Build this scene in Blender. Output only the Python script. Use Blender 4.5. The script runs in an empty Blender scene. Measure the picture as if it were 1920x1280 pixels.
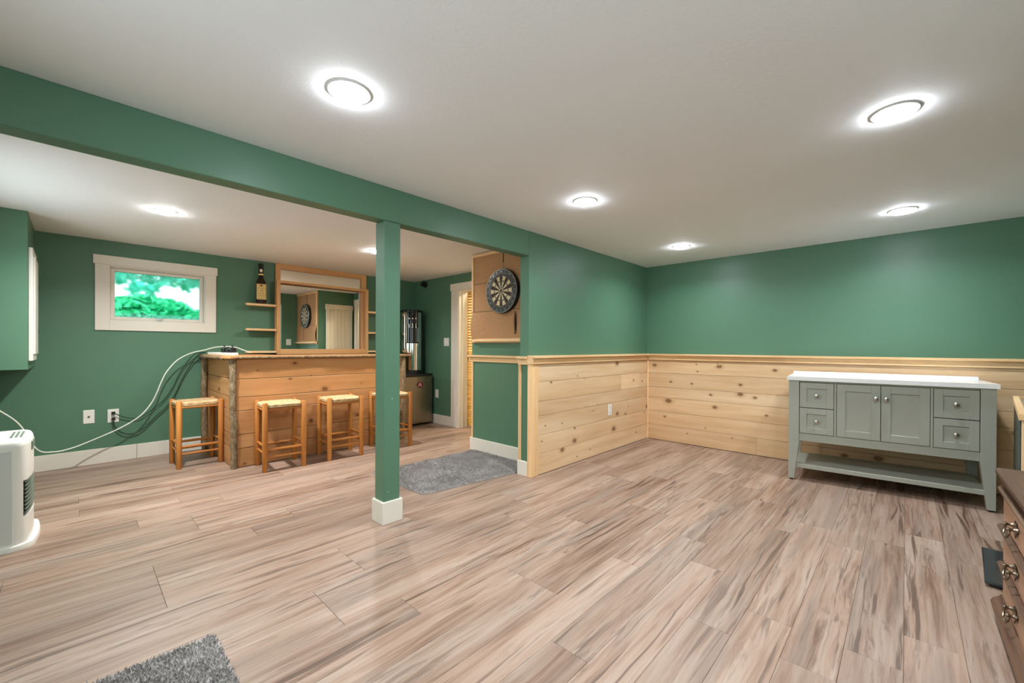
import bpy, bmesh, math, random
from mathutils import Vector, Matrix, Euler
random.seed(7)
PI = math.pi
SC = bpy.context.scene
COL = SC.collection

# ------------------------------------------------------------------ camera
cam_d = bpy.data.cameras.new('camera')
cam = bpy.data.objects.new('camera', cam_d)
COL.objects.link(cam)
FW = Vector((0.7332824, 0.6799157, -0.0034066)); RT = Vector((0.6799241, -0.7332697, 0.0043242)); UP = Vector((-0.0004422, 0.0054871, 0.9999848))
cm = Matrix.Identity(4)
for i in range(3):
    cm[i][0], cm[i][1], cm[i][2] = RT[i], UP[i], -FW[i]
cm[2][3] = 1.12
cam.matrix_world = cm
cam_d.sensor_width = 36.0
cam_d.lens = 777.056 / 1920 * 36
cam_d.shift_x = -18.139 / 1920
cam_d.shift_y = 13.503 / 1920
cam_d.clip_start = 0.02
SC.camera = cam

# ------------------------------------------------------------------ world (daylight outside the basement windows)
W = bpy.data.worlds.new('sky'); SC.world = W; W.use_nodes = True
bg = W.node_tree.nodes['Background']
bg.inputs['Color'].default_value = (0.86, 0.95, 1.0, 1)
bg.inputs['Strength'].default_value = 4.2

# ------------------------------------------------------------------ exposure
vs = SC.view_settings
vs.view_transform = 'Standard'; vs.look = 'None'; vs.gamma = 1.0; vs.use_curve_mapping = False
vs.exposure = 0.24
cy = SC.cycles
cy.adaptive_threshold = 0.03
cy.max_bounces = 8; cy.diffuse_bounces = 5; cy.glossy_bounces = 4; cy.transmission_bounces = 6; cy.transparent_max_bounces = 8
cy.caustics_reflective = False; cy.caustics_refractive = False
# light portals for the daylight; the last two openings are added for ceiling fill
GLZ = {'window_2': ('x', 3.30, 4.55, 1.05, 1.90), 'window_3': ('x', -0.1, 1.6, 1.0, 1.9), 'window_4': ('y', -0.1, 1.1, 1.0, 1.9)}
def portal(name, loc, rot, sx, sy):
    ld = bpy.data.lights.new(name, 'AREA'); ld.shape = 'RECTANGLE'; ld.size = sx; ld.size_y = sy; ld.cycles.is_portal = True
    o = bpy.data.objects.new(name, ld); COL.objects.link(o); o.location = loc; o.rotation_euler = rot
for _n, (_ax, _a, _b, _c, _d) in GLZ.items():
    if _ax == 'x': portal('daylight_portal', (-0.84, (_a + _b) / 2, (_c + _d) / 2), (0, -PI / 2, 0), _d - _c, _b - _a)
    else: portal('daylight_portal', ((_a + _b) / 2, -1.34, (_c + _d) / 2), (PI / 2, 0, 0), _b - _a, _d - _c)
portal('daylight_portal', (0.596, 5.80, 1.622), (-PI / 2, 0, 0), 0.74, 0.52)
LAMP = 92.0             # radiance of the ceiling lamp lenses
BULB = 10.8             # watts of the beam of each lamp
LAMP_COL = (0.925, 0.975, 1.03)
BAR_COL = (0.985, 0.98, 0.96)

# ------------------------------------------------------------------ helpers: nodes and materials
def srgb(r, g, b):
    def c(u):
        u /= 255.0
        return u / 12.92 if u <= 0.04045 else ((u + 0.055) / 1.055) ** 2.4
    return (c(r), c(g), c(b), 1.0)

class NT:
    def __init__(s, name):
        s.m = bpy.data.materials.new(name); s.m.use_nodes = True
        s.t = s.m.node_tree; s.b = s.t.nodes['Principled BSDF']
    def n(s, typ, props=None, **ins):
        nd = s.t.nodes.new(typ)
        for k, v in (props or {}).items(): setattr(nd, k, v)
        for k, v in ins.items():
            key = int(k[1:]) if k[0] == '_' and k[1:].isdigit() else k.replace('_', ' ')
            s.put(nd.inputs[key], v)
        return nd
    def put(s, sock, v):
        if hasattr(v, 'is_output'): s.t.links.new(v, sock)
        else: sock.default_value = v
    def math(s, op, a, b=0.0, clamp=False):
        nd = s.n('ShaderNodeMath', {'operation': op, 'use_clamp': clamp}, _0=a, _1=b); return nd.outputs[0]
    def vmul(s, v, k):
        return s.n('ShaderNodeVectorMath', {'operation': 'MULTIPLY'}, _0=v, _1=k).outputs[0]
    def vadd(s, v, k):
        return s.n('ShaderNodeVectorMath', {'operation': 'ADD'}, _0=v, _1=k).outputs[0]
    def noise(s, v, scale, detail=4, rough=0.55, dist=0.0):
        return s.n('ShaderNodeTexNoise', None, Vector=v, Scale=scale, Detail=detail, Roughness=rough, Distortion=dist).outputs['Fac']
    def mix(s, f, a, b, typ='MIX'):
        nd = s.n('ShaderNodeMix', {'data_type': 'RGBA', 'blend_type': typ})
        s.put(nd.inputs[0], f); s.put(nd.inputs[6], a); s.put(nd.inputs[7], b); return nd.outputs[2]
    def ramp(s, f, stops):
        nd = s.n('ShaderNodeValToRGB', None, Fac=f); e = nd.color_ramp.elements
        while len(e) < len(stops): e.new(0.5)
        for i, (p, c) in enumerate(stops):
            e[i].position = p; e[i].color = c
        return nd.outputs['Color']
    def rng(s, v, a, b, c=0.0, d=1.0):
        return s.n('ShaderNodeMapRange', {'interpolation_type': 'SMOOTHSTEP'}, Value=v, _1=a, _2=b, _3=c, _4=d).outputs[0]
    def bump(s, h, strength=0.2, dist=0.002):
        nd = s.n('ShaderNodeBump', None, Strength=strength, Distance=dist, Height=h)
        s.t.links.new(nd.outputs[0], s.b.inputs['Normal'])
    def coord(s): return s.n('ShaderNodeTexCoord').outputs['Object']
    def rand(s): return s.n('ShaderNodeObjectInfo').outputs['Random']
    def base(s, c): s.put(s.b.inputs['Base Color'], c)
    def set(s, **k):
        for a, v in k.items(): s.put(s.b.inputs[a.replace('_', ' ')], v)
        return s

MATS = {}
def plain(name, col, rough=0.5, metal=0.0, spec=0.5, var=0.06, bump=0.0, bscale=60.0):
    """flat paint, plastic or metal with a faint procedural mottling"""
    t = NT(name); c = t.coord()
    f = t.noise(c, 9.0, 3)
    lo = tuple(x * (1 - var) for x in col[:3]) + (1,); hi = tuple(min(1, x * (1 + var)) for x in col[:3]) + (1,)
    t.base(t.mix(f, lo, hi)); t.set(Roughness=rough, Metallic=metal)
    t.b.inputs['Specular IOR Level'].default_value = spec
    if bump: t.bump(t.noise(c, bscale, 4), bump, 0.002)
    MATS[name] = t.m; return t.m

def wood(name, axis, dark, mid, light, knot=None, rough=0.5, along=1.2, across=20.0, spec=0.35, kdens=0.5, bump=0.12, ksize=1.0):
    t = NT(name); c = t.coord(); r = t.rand()
    off = t.n('ShaderNodeCombineXYZ', None, X=t.math('MULTIPLY', r, 37.1), Y=t.math('MULTIPLY', r, 71.7), Z=t.math('MULTIPLY', r, 53.3)).outputs[0]
    v = t.vadd(c, off)
    def sc(a, b):
        k = [b, b, b]; k[axis] = a; return tuple(k)
    wob = t.n('ShaderNodeTexNoise', None, Vector=t.vmul(v, sc(2.0, 4.0)), Scale=1.0, Detail=2.0).outputs['Color']
    wob = t.n('ShaderNodeVectorMath', {'operation': 'MULTIPLY_ADD'}, _0=wob, _1=(0.05, 0.05, 0.05), _2=v).outputs[0]
    a = t.noise(t.vmul(wob, sc(along, across)), 1.0, 5, 0.62, 0.3)
    b = t.noise(t.vmul(wob, sc(along * 0.5, across * 0.22)), 1.0, 3, 0.5, 0.2)
    f = t.math('ADD', t.math('MULTIPLY', a, 0.5), t.math('MULTIPLY', b, 0.5))
    col = t.ramp(f, [(0.32, dark), (0.5, mid), (0.66, light)])
    if knot:
        sp = t.n('ShaderNodeSeparateXYZ', None, Vector=v)
        kx = t.math('MULTIPLY', sp.outputs[0], 4.0); kz = t.math('MULTIPLY', sp.outputs[2], 6.0)
        vv = t.n('ShaderNodeCombineXYZ', None, X=kx, Y=kz).outputs[0]
        vo = t.n('ShaderNodeTexVoronoi', {'feature': 'F1', 'voronoi_dimensions': '2D'}, Vector=vv, Scale=1.0)
        gate = t.n('ShaderNodeSeparateColor', None, Color=vo.outputs['Color'])
        g = t.math('GREATER_THAN', gate.outputs[0], 1.0 - kdens)
        siz = t.math('MULTIPLY_ADD', t.math('POWER', gate.outputs[1], 4.0), 0.12 * ksize); 
        t.put(siz.node.inputs[2], 0.032 * ksize)
        dd = t.math('DIVIDE', vo.outputs['Distance'], siz)
        k1 = t.math('MULTIPLY', t.rng(dd, 0.75, 1.15, 1.0, 0.0), g)
        halo = t.math('MULTIPLY', t.rng(dd, 0.9, 2.6, 0.55, 0.0), g)
        col = t.mix(halo, col, tuple(x * 0.8 for x in dark[:3]) + (1,))
        rings = t.math('MULTIPLY_ADD', t.math('SINE', t.math('MULTIPLY', dd, 14.0)), 0.25); t.put(rings.node.inputs[2], 0.75)
        col = t.mix(t.math('MULTIPLY', k1, rings), col, knot)
    val = t.math('MULTIPLY_ADD', r, 0.2); t.put(val.node.inputs[2], 0.9)
    hs = t.n('ShaderNodeHueSaturation', None, Color=col, Value=val, Saturation=1.0, Hue=0.5)
    t.base(hs.outputs[0]); t.set(Roughness=rough); t.b.inputs['Specular IOR Level'].default_value = spec
    t.bump(a, bump, 0.0015)
    MATS[name] = t.m; return t.m

def floor_wood():
    t = NT('laminate_plank'); c = t.coord(); r = t.rand()
    off = t.n('ShaderNodeCombineXYZ', None, X=t.math('MULTIPLY', r, 61.0), Y=t.math('MULTIPLY', r, 23.0), Z=t.math('MULTIPLY', r, 97.0)).outputs[0]
    v = t.vadd(c, off)
    w1 = t.n('ShaderNodeTexNoise', None, Vector=t.vmul(v, (1.6, 4.0, 1.0)), Scale=1.0, Detail=3.0, Distortion=0.6).outputs['Color']
    v2 = t.n('ShaderNodeVectorMath', {'operation': 'MULTIPLY_ADD'}, _0=w1, _1=(0.30, 0.045, 0.0), _2=v).outputs[0]
    fine = t.noise(t.vmul(v2, (2.4, 58.0, 1.0)), 1.0, 6, 0.65, 0.2)
    med = t.noise(t.vmul(v2, (1.0, 13.0, 1.0)), 1.0, 4, 0.6, 0.4)
    big = t.noise(t.vmul(v, (1.1, 3.0, 1.0)), 1.0, 2, 0.5)
    cath = t.noise(t.vmul(v2, (2.2, 26.0, 1.0)), 1.0, 5, 0.7, 1.3)
    f = t.math('ADD', t.math('ADD', t.math('MULTIPLY', fine, 0.38), t.math('MULTIPLY', med, 0.42)), t.math('MULTIPLY', big, 0.20))
    col = t.ramp(f, [(0.35, srgb(128, 100, 84)), (0.42, srgb(168, 138, 120)), (0.49, srgb(198, 170, 152)), (0.56, srgb(210, 186, 170)), (0.66, srgb(224, 205, 191))])
    # dark mineral streaks and cracks
    st = t.math('MULTIPLY', t.rng(cath, 0.50, 0.64), t.rng(big, 0.42, 0.58))
    col = t.mix(t.math('MULTIPLY', st, 0.6), col, srgb(112, 86, 72))
    grey = t.rng(t.noise(t.vmul(v2, (0.8, 9.0, 1.0)), 1.0, 3, 0.5, 0.3), 0.52, 0.70)
    col = t.mix(t.math('MULTIPLY', grey, 0.5), col, srgb(150, 136, 126))
    ck = t.rng(t.noise(t.vmul(v2, (1.3, 30.0, 1.0)), 1.0, 3, 0.5, 0.5), 0.595, 0.67)
    col = t.mix(t.math('MULTIPLY', ck, 0.75), col, srgb(92, 68, 56))
    # whole-plank tint: tan to greyed
    col = t.mix(t.math('MULTIPLY', t.math('FRACT', t.math('MULTIPLY', r, 7.3)), 0.30), col, srgb(196, 176, 162))
    val = t.math('MULTIPLY_ADD', t.math('FRACT', t.math('MULTIPLY', r, 3.7)), 0.16); t.put(val.node.inputs[2], 0.505)
    hs = t.n('ShaderNodeHueSaturation', None, Color=col, Value=val, Saturation=1.18, Hue=0.5)
    t.base(hs.outputs[0]); t.set(Roughness=0.43); t.b.inputs['Specular IOR Level'].default_value = 0.45
    t.bump(fine, 0.10, 0.001)
    MATS['laminate'] = t.m

def green_paint():
    t = NT('green_wall_paint'); c = t.coord()
    f = t.noise(c, 2.2, 3)
    t.base(t.mix(f, srgb(83, 121, 97), srgb(88, 126, 102)))
    t.set(Roughness=0.40); t.b.inputs['Specular IOR Level'].default_value = 0.42
    t.bump(t.noise(c, 140.0, 3), 0.05, 0.001)
    MATS['green'] = t.m

def ceiling_mat():
    t = NT('white_ceiling_plaster'); c = t.coord()
    t.base(t.mix(t.noise(c, 1.5, 3), srgb(238, 240, 244), srgb(242, 244, 248)))
    t.set(Roughness=0.75)
    patch = t.rng(t.noise(c, 1.1, 2), 0.45, 0.62)
    h = t.noise(c, 26.0, 5, 0.6, 2.5)
    t.bump(t.math('MULTIPLY', h, t.math('MULTIPLY_ADD', patch, 0.85)), 0.35, 0.004)
    MATS['ceiling'] = t.m

def bark_mat():
    t = NT('bark'); c = t.coord()
    a = t.noise(t.vmul(c, (1, 1, 0.45)), 42.0, 5, 0.7, 0.8); b = t.noise(c, 7.0, 3)
    col = t.ramp(a, [(0.34, srgb(86, 66, 46)), (0.5, srgb(128, 106, 78)), (0.64, srgb(164, 146, 116)), (0.74, srgb(190, 178, 154))])
    t.base(t.mix(t.math('MULTIPLY', b, 0.35), col, srgb(132, 116, 88))); t.set(Roughness=0.9); t.bump(a, 0.8, 0.008)
    MATS['bark'] = t.m

def rush_mat():
    t = NT('woven_rush'); c = t.coord()
    s = t.n('ShaderNodeSeparateXYZ', None, Vector=c)
    ax = t.math('ABSOLUTE', s.outputs[0]); ay = t.math('ABSOLUTE', s.outputs[1])
    side = t.math('GREATER_THAN', ax, ay)
    run = t.n('ShaderNodeMix', {'data_type': 'FLOAT'}); t.put(run.inputs[0], side); t.put(run.inputs[2], s.outputs[1]); t.put(run.inputs[3], s.outputs[0])
    wv = t.math('SINE', t.math('MULTIPLY', run.outputs[0], 520.0))
    n = t.noise(c, 34.0, 4)
    f = t.math('ADD', t.math('MULTIPLY', wv, 0.14), n)
    t.base(t.ramp(f, [(0.25, srgb(168, 132, 88)), (0.5, srgb(204, 172, 126)), (0.75, srgb(220, 194, 152))]))
    t.set(Roughness=0.7); t.bump(wv, 0.25, 0.002)
    MATS['rush'] = t.m

def rug_mat():
    t = NT('grey_rug_pile'); c = t.coord()
    a = t.noise(c, 5.0, 4, 0.6, 0.8); b = t.noise(c, 90.0, 2)
    f = t.math('ADD', t.math('MULTIPLY', a, 0.65), t.math('MULTIPLY', b, 0.35))
    t.base(t.ramp(f, [(0.3, srgb(138, 133, 130)), (0.5, srgb(168, 163, 160)), (0.7, srgb(196, 191, 188))]))
    t.set(Roughness=0.95); t.b.inputs['Specular IOR Level'].default_value = 0.1
    MATS['rug'] = t.m

def cork_mat():
    t = NT('particle_board'); c = t.coord()
    a = t.noise(c, 120.0, 3, 0.7); b = t.noise(c, 3.0, 3)
    col = t.ramp(a, [(0.3, srgb(140, 102, 66)), (0.5, srgb(172, 130, 88)), (0.7, srgb(194, 154, 112))])
    t.base(t.mix(t.math('MULTIPLY', b, 0.4), col, srgb(196, 148, 110))); t.set(Roughness=0.85); t.bump(a, 0.2, 0.001)
    MATS['cork'] = t.m

def leaf_mat(name, a, b):
    t = NT(name); c = t.coord()
    t.base(t.mix(t.noise(c, 4.0, 3), a, b)); t.set(Roughness=0.5)
    t.b.inputs['Transmission Weight'].default_value = 0.0
    t.b.inputs['Subsurface Weight'].default_value = 0.0
    MATS[name] = t.m

def emit_mat(name, col, strength):
    t = NT(name); t.base(col + (1,)); t.set(Roughness=0.4)
    t.b.inputs['Emission Color'].default_value = col + (1,); t.b.inputs['Emission Strength'].default_value = strength
    MATS[name] = t.m

def glass_mat():
    """thin panes: clear ones, and the steamed-up one over the bar side"""
    for nm, blur in (('glass_clear', False), ('glass', True)):
        t = NT('window_' + nm); c = t.coord()
        out = t.t.nodes['Material Output']
        tr = t.n('ShaderNodeBsdfTransparent', None, Color=(0.80, 0.98, 0.93, 1) if blur else (0.95, 0.98, 0.97, 1))
        gl = t.n('ShaderNodeBsdfGlossy', None, Color=(1, 1, 1, 1), Roughness=0.03)
        lw = t.n('ShaderNodeLayerWeight', None, Blend=0.12)
        first = tr.outputs[0]
        if blur:
            z = t.n('ShaderNodeSeparateXYZ', None, Vector=c).outputs[2]
            drops = t.rng(t.noise(c, 95.0, 3, 0.6), 0.45, 0.58)
            band = t.math('MAXIMUM', t.rng(z, 0.12, 0.20), t.rng(z, -0.17, -0.21))
            rf = t.n('ShaderNodeBsdfRefraction', None, Color=(0.82, 0.98, 0.94, 1), IOR=1.02, Roughness=0.45)
            fog = t.n('ShaderNodeBsdfTranslucent', None, Color=(0.30, 0.62, 0.56, 1))
            m1 = t.n('ShaderNodeMixShader', None, _0=0.55, _1=tr.outputs[0], _2=rf.outputs[0])
            m2 = t.n('ShaderNodeMixShader', None, _0=t.math('MULTIPLY', t.math('MULTIPLY', band, drops), 0.75), _1=m1.outputs[0], _2=fog.outputs[0])
            first = m2.outputs[0]
        mx = t.n('ShaderNodeMixShader', None, _0=t.math('MULTIPLY', lw.outputs['Fresnel'], 0.7), _1=first, _2=gl.outputs[0])
        t.t.links.new(mx.outputs[0], out.inputs['Surface'])
        MATS[nm] = t.m

floor_wood(); green_paint(); ceiling_mat(); bark_mat(); rush_mat(); rug_mat(); cork_mat(); glass_mat()
PD, PM, PL, PK = srgb(202, 162, 119), srgb(219, 184, 143), srgb(230, 202, 165), srgb(104, 60, 28)
for ax, nm in enumerate('xyz'):
    wood('pine_' + nm, ax, PD, PM, PL, None, 0.42)
    wood('bar_pine_' + nm, ax, srgb(170, 118, 72), srgb(187, 135, 87), srgb(199, 152, 104), srgb(96, 54, 26) if ax == 0 else None, 0.45, kdens=0.42)
    wood('oak_' + nm, ax, srgb(158, 96, 40), srgb(184, 118, 54), srgb(202, 138, 70), None, 0.42, 1.0, 30)
    wood('walnut_' + nm, ax, srgb(62, 42, 32), srgb(94, 68, 52), srgb(128, 98, 78), None, 0.38, 1.2, 34)
    wood('frame_pine_' + nm, ax, srgb(196, 142, 88), srgb(212, 160, 106), srgb(224, 178, 126), None, 0.42, 1.0, 24)
    wood('trim_pine_' + nm, ax, srgb(216, 168, 116), srgb(232, 192, 142), srgb(242, 212, 168), None, 0.4, 1.0, 26)
wood('knotty_pine', 0, PD, PM, PL, PK, 0.42, kdens=0.46, ksize=1.05)
wood('drawer_wood', 0, srgb(140, 104, 80), srgb(164, 126, 100), srgb(182, 144, 118), None, 0.35, 1.0, 14)
wood('louver_pine', 1, srgb(226, 172, 70), srgb(240, 194, 92), srgb(248, 210, 120), None, 0.4)
wood('rustic_top', 0, srgb(112, 90, 72), srgb(152, 128, 106), srgb(184, 160, 136), None, 0.5, 1.0, 16)
plain('white_trim', srgb(226, 220, 208), 0.4, var=0.02)
plain('white_plastic', srgb(232, 230, 222), 0.35, var=0.02)
plain('heater_white', srgb(228, 228, 220), 0.38, var=0.02)
plain('heater_grey', srgb(206, 208, 204), 0.4, var=0.02)
plain('print_grey', srgb(120, 122, 120), 0.6)
plain('lamp_trim', srgb(214, 214, 212), 0.35, var=0.02)
plain('sage', srgb(164, 166, 153), 0.38, var=0.02)
plain('quartz', srgb(240, 240, 240), 0.15, var=0.02)
plain('nickel', srgb(212, 206, 196), 0.22, 1.0)
plain('chrome', srgb(222, 222, 220), 0.06, 1.0, var=0.02)
plain('steel', srgb(150, 138, 120), 0.32, 1.0, var=0.05)
plain('black', srgb(22, 22, 22), 0.35, var=0.15)
plain('gloss_black', srgb(18, 18, 19), 0.08, var=0.1)
plain('slab_black', srgb(42, 48, 50), 0.12, var=0.1)
plain('dark_void', srgb(24, 20, 16), 0.9)
plain('grille_green', srgb(110, 122, 106), 0.5)
plain('brass', srgb(124, 112, 94), 0.30, 1.0)
plain('cable_white', srgb(234, 238, 226), 0.4)
plain('cable_green', srgb(34, 62, 44), 0.5)
plain('dark_green_panel', srgb(44, 62, 58), 0.25)
plain('teal_cloth', srgb(70, 150, 160), 0.8)
plain('crimson', srgb(120, 30, 52), 0.4)
plain('emblem_dark', srgb(44, 12, 16), 0.4)
plain('pale_pink', srgb(214, 178, 186), 0.5)
plain('cream', srgb(222, 206, 168), 0.8)
plain('sector_dark', srgb(62, 44, 30), 0.8)
plain('ring_grey', srgb(70, 68, 60), 0.7)
plain('wire', srgb(186, 186, 180), 0.3, 0.8)
plain('bottle_glass', srgb(38, 16, 8), 0.06, var=0.2)
plain('label_tan', srgb(214, 184, 118), 0.6, var=0.08)
plain('label_ink', srgb(96, 62, 30), 0.6)
plain('subfloor', srgb(60, 48, 40), 0.9)
plain('outer_wall', srgb(150, 146, 140), 0.9)
plain('door_white', srgb(232, 226, 208), 0.4, var=0.02)
plain('soil', srgb(60, 120, 70), 0.95)
leaf_mat('leaf_deep', srgb(20, 150, 100), srgb(50, 200, 140))
leaf_mat('leaf_teal', srgb(60, 190, 170), srgb(110, 225, 205))
emit_mat('lens', LAMP_COL, LAMP)
emit_mat('lens_warm', BAR_COL, LAMP * 1.3)
emit_mat('lens_hall', (1.0, 0.86, 0.62), LAMP)
t = NT('mirror_silver'); t.base((0.9, 0.92, 0.9, 1)); t.set(Metallic=1.0, Roughness=0.0); MATS['mirror'] = t.m

# ------------------------------------------------------------------ helpers: meshes
class MB:
    def __init__(s): s.v = []; s.f = []
    def add(s, vs, fs, M=None):
        k = len(s.v)
        s.v += [tuple(M @ Vector(p)) for p in vs] if M is not None else [tuple(p) for p in vs]
        s.f += [tuple(i + k for i in f) for f in fs]; return s
    def box(s, x0, x1, y0, y1, z0, z1, M=None):
        vs = [(x0, y0, z0), (x1, y0, z0), (x1, y1, z0), (x0, y1, z0), (x0, y0, z1), (x1, y0, z1), (x1, y1, z1), (x0, y1, z1)]
        return s.add(vs, [(0, 3, 2, 1), (4, 5, 6, 7), (0, 1, 5, 4), (1, 2, 6, 5), (2, 3, 7, 6), (3, 0, 4, 7)], M)
    def cbox(s, c, h, M=None):
        return s.box(c[0] - h[0], c[0] + h[0], c[1] - h[1], c[1] + h[1], c[2] - h[2], c[2] + h[2], M)
    def taper(s, b0, b1, z0, z1):
        (x0, x1, y0, y1), (u0, u1, w0, w1) = b0, b1
        vs = [(x0, y0, z0), (x1, y0, z0), (x1, y1, z0), (x0, y1, z0), (u0, w0, z1), (u1, w0, z1), (u1, w1, z1), (u0, w1, z1)]
        return s.add(vs, [(0, 3, 2, 1), (4, 5, 6, 7), (0, 1, 5, 4), (1, 2, 6, 5), (2, 3, 7, 6), (3, 0, 4, 7)])
    def tube(s, pts, r, n=10, caps=True):
        pts = [Vector(p) for p in pts]; m = len(pts); rr = r if isinstance(r, (list, tuple)) else [r] * m
        vs = []; fs = []; up = None
        for i, p in enumerate(pts):
            d = (pts[min(i + 1, m - 1)] - pts[max(i - 1, 0)]).normalized()
            if up is None:
                up = Vector((0, 0, 1)) if abs(d.z) < 0.9 else Vector((1, 0, 0))
            a = d.cross(up).normalized(); b = a.cross(d).normalized(); up = b
            for k in range(n):
                t = 2 * PI * k / n; vs.append(p + (a * math.cos(t) + b * math.sin(t)) * rr[i])
        for i in range(m - 1):
            for k in range(n):
                k2 = (k + 1) % n; fs.append((i * n + k, i * n + k2, (i + 1) * n + k2, (i + 1) * n + k))
        if caps:
            fs.append(tuple(reversed(range(n)))); fs.append(tuple((m - 1) * n + k for k in range(n)))
        return s.add(vs, fs)
    def lathe(s, prof, n=24, M=None, caps=True):
        vs = []; fs = []; m = len(prof)
        for (r, z) in prof:
            for k in range(n):
                t = 2 * PI * k / n; vs.append((r * math.cos(t), r * math.sin(t), z))
        for i in range(m - 1):
            for k in range(n):
                k2 = (k + 1) % n; fs.append((i * n + k, i * n + k2, (i + 1) * n + k2, (i + 1) * n + k))
        if caps:
            fs.append(tuple(reversed(range(n)))); fs.append(tuple((m - 1) * n + k for k in range(n)))
        return s.add(vs, fs, M)
    def prism(s, poly, z0, z1, M=None):
        n = len(poly)
        vs = [(x, y, z0) for x, y in poly] + [(x, y, z1) for x, y in poly]
        fs = [tuple(reversed(range(n))), tuple(range(n, 2 * n))] + [(i, (i + 1) % n, n + (i + 1) % n, n + i) for i in range(n)]
        return s.add(vs, fs, M)
    def mesh(s, name, mat, bevel=0.0, smooth=False, seg=1):
        me = bpy.data.meshes.new(name)
        bm = bmesh.new()
        bv = [bm.verts.new(p) for p in s.v]
        for f in s.f:
            try: bm.faces.new([bv[i] for i in f])
            except ValueError: pass
        bmesh.ops.recalc_face_normals(bm, faces=bm.faces[:])
        if bevel:
            ed = [e for e in bm.edges if len(e.link_faces) == 2 and e.calc_face_angle(0) > 0.6]
            bmesh.ops.bevel(bm, geom=ed, offset=bevel, segments=seg, affect='EDGES', profile=0.5, clamp_overlap=True)
        bm.to_mesh(me); bm.free()
        me.materials.append(MATS[mat] if isinstance(mat, str) else mat)
        if smooth:
            me.polygons.foreach_set('use_smooth', [True] * len(me.polygons)); me.set_sharp_from_angle(angle=0.7)
        return me
    def build(s, name, mat, parent=None, bevel=0.0, smooth=False, loc=None, rot=None, seg=1):
        return link(name, s.mesh(name, mat, bevel, smooth, seg), parent, loc, rot)

def link(name, me, parent=None, loc=None, rot=None):
    o = bpy.data.objects.new(name, me); COL.objects.link(o)
    if parent is not None: o.parent = parent
    if loc is not None: o.location = loc
    if rot is not None: o.rotation_euler = rot
    return o
def tag(o, label, cat, group=None):
    o['label'] = label; o['category'] = cat
    if group: o['group'] = group
    return o
def struct(o, label=None):
    o['kind'] = 'structure'
    if label: o['label'] = label
    return o
def thing(name, label, cat, loc=(0, 0, 0), rz=0.0, group=None):
    o = bpy.data.objects.new(name, None); COL.objects.link(o)
    o.location = loc; o.rotation_euler = (0, 0, rz); o.empty_display_size = 0.1
    return tag(o, label, cat, group)
def copy_tree(o, parent=None):
    c = o.copy(); COL.objects.link(c)
    if parent is not None: c.parent = parent
    for ch in list(o.children): copy_tree(ch, c)
    return c
def plankbox(L, Wd, T, mat, name, parent, center, rot=(0, 0, 0), bevel=0.0015):
    """a board whose long side is its local x, thickness local y, width local z"""
    return MB().box(-L / 2, L / 2, -T / 2, T / 2, -Wd / 2, Wd / 2).build(name, mat, parent, bevel, False, center, rot)
def spline(pts, n=8):
    P = [Vector(p) for p in pts]; P = [P[0] * 2 - P[1]] + P + [P[-1] * 2 - P[-2]]; out = []
    for i in range(1, len(P) - 2):
        for k in range(n):
            t = k / n; a, b, c, d = P[i - 1], P[i], P[i + 1], P[i + 2]
            out.append(0.5 * ((2 * b) + (c - a) * t + (2 * a - 5 * b + 4 * c - d) * t * t + (3 * b - a - 3 * c + d) * t ** 3))
    out.append(P[-2]); return out
def text_mesh(body, size, depth, name, mat, parent, loc, rot, align='CENTER'):
    cu = bpy.data.curves.new(name, 'FONT'); cu.body = body; cu.size = size; cu.extrude = depth
    cu.align_x = align; cu.align_y = 'CENTER'; cu.resolution_u = 2
    tmp = bpy.data.objects.new(name + '_tmp', cu); COL.objects.link(tmp)
    dg = bpy.context.evaluated_depsgraph_get()
    me = bpy.data.meshes.new_from_object(tmp.evaluated_get(dg)); me.name = name
    bpy.data.objects.remove(tmp, do_unlink=True); bpy.data.curves.remove(cu)
    me.materials.clear(); me.materials.append(MATS[mat])
    return link(name, me, parent, loc, rot)

# ------------------------------------------------------------------ room dimensions (metres)
CH = 2.1265                       # ceiling
XR, XP = 4.8855, 4.84             # right wall, its pine face
YP, YWALL = 2.351, 2.397          # pine face of the partition, its green face
TH = 0.103                        # partition thickness
XJ = 2.675                        # end of the partition at the opening
XD = 2.965                        # dartboard wall
YF = 5.62                         # window wall
XF = 3.615                        # doorway wall
XL, YB = -0.65, -1.15             # walls behind the camera
YC = 3.49                         # closet wall face

# ------------------------------------------------------------------ floor
fl = struct(MB().box(XL - 0.16, 4.95, YB - 0.16, YF + 0.1, -0.06, -0.008).build('floor', 'subfloor'), 'pale brown wood-look plank floor')
PW = 0.165
cache = {}
def plank_mesh(L, w):
    k = (round(L, 3), round(w, 3))
    if k not in cache:
        c = 0.0012; x, y = L / 2 - 0.0004, w / 2 - 0.0003
        mb = MB()
        mb.add([(-x, -y, -0.008), (x, -y, -0.008), (x, y, -0.008), (-x, y, -0.008), (-x, -y, -0.0012), (x, -y, -0.0012), (x, y, -0.0012), (-x, y, -0.0012),
                (-x + c, -y + c, 0), (x - c, -y + c, 0), (x - c, y - c, 0), (-x + c, y - c, 0)],
               [(8, 9, 10, 11), (4, 5, 9, 8), (5, 6, 10, 9), (6, 7, 11, 10), (7, 4, 8, 11), (0, 1, 5, 4), (1, 2, 6, 5), (2, 3, 7, 6), (3, 0, 4, 7)])
        cache[k] = mb.mesh('plank', 'laminate')
    return cache[k]
rows = int((YF - YB) / PW) + 1
rng = random.Random(3)
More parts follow.
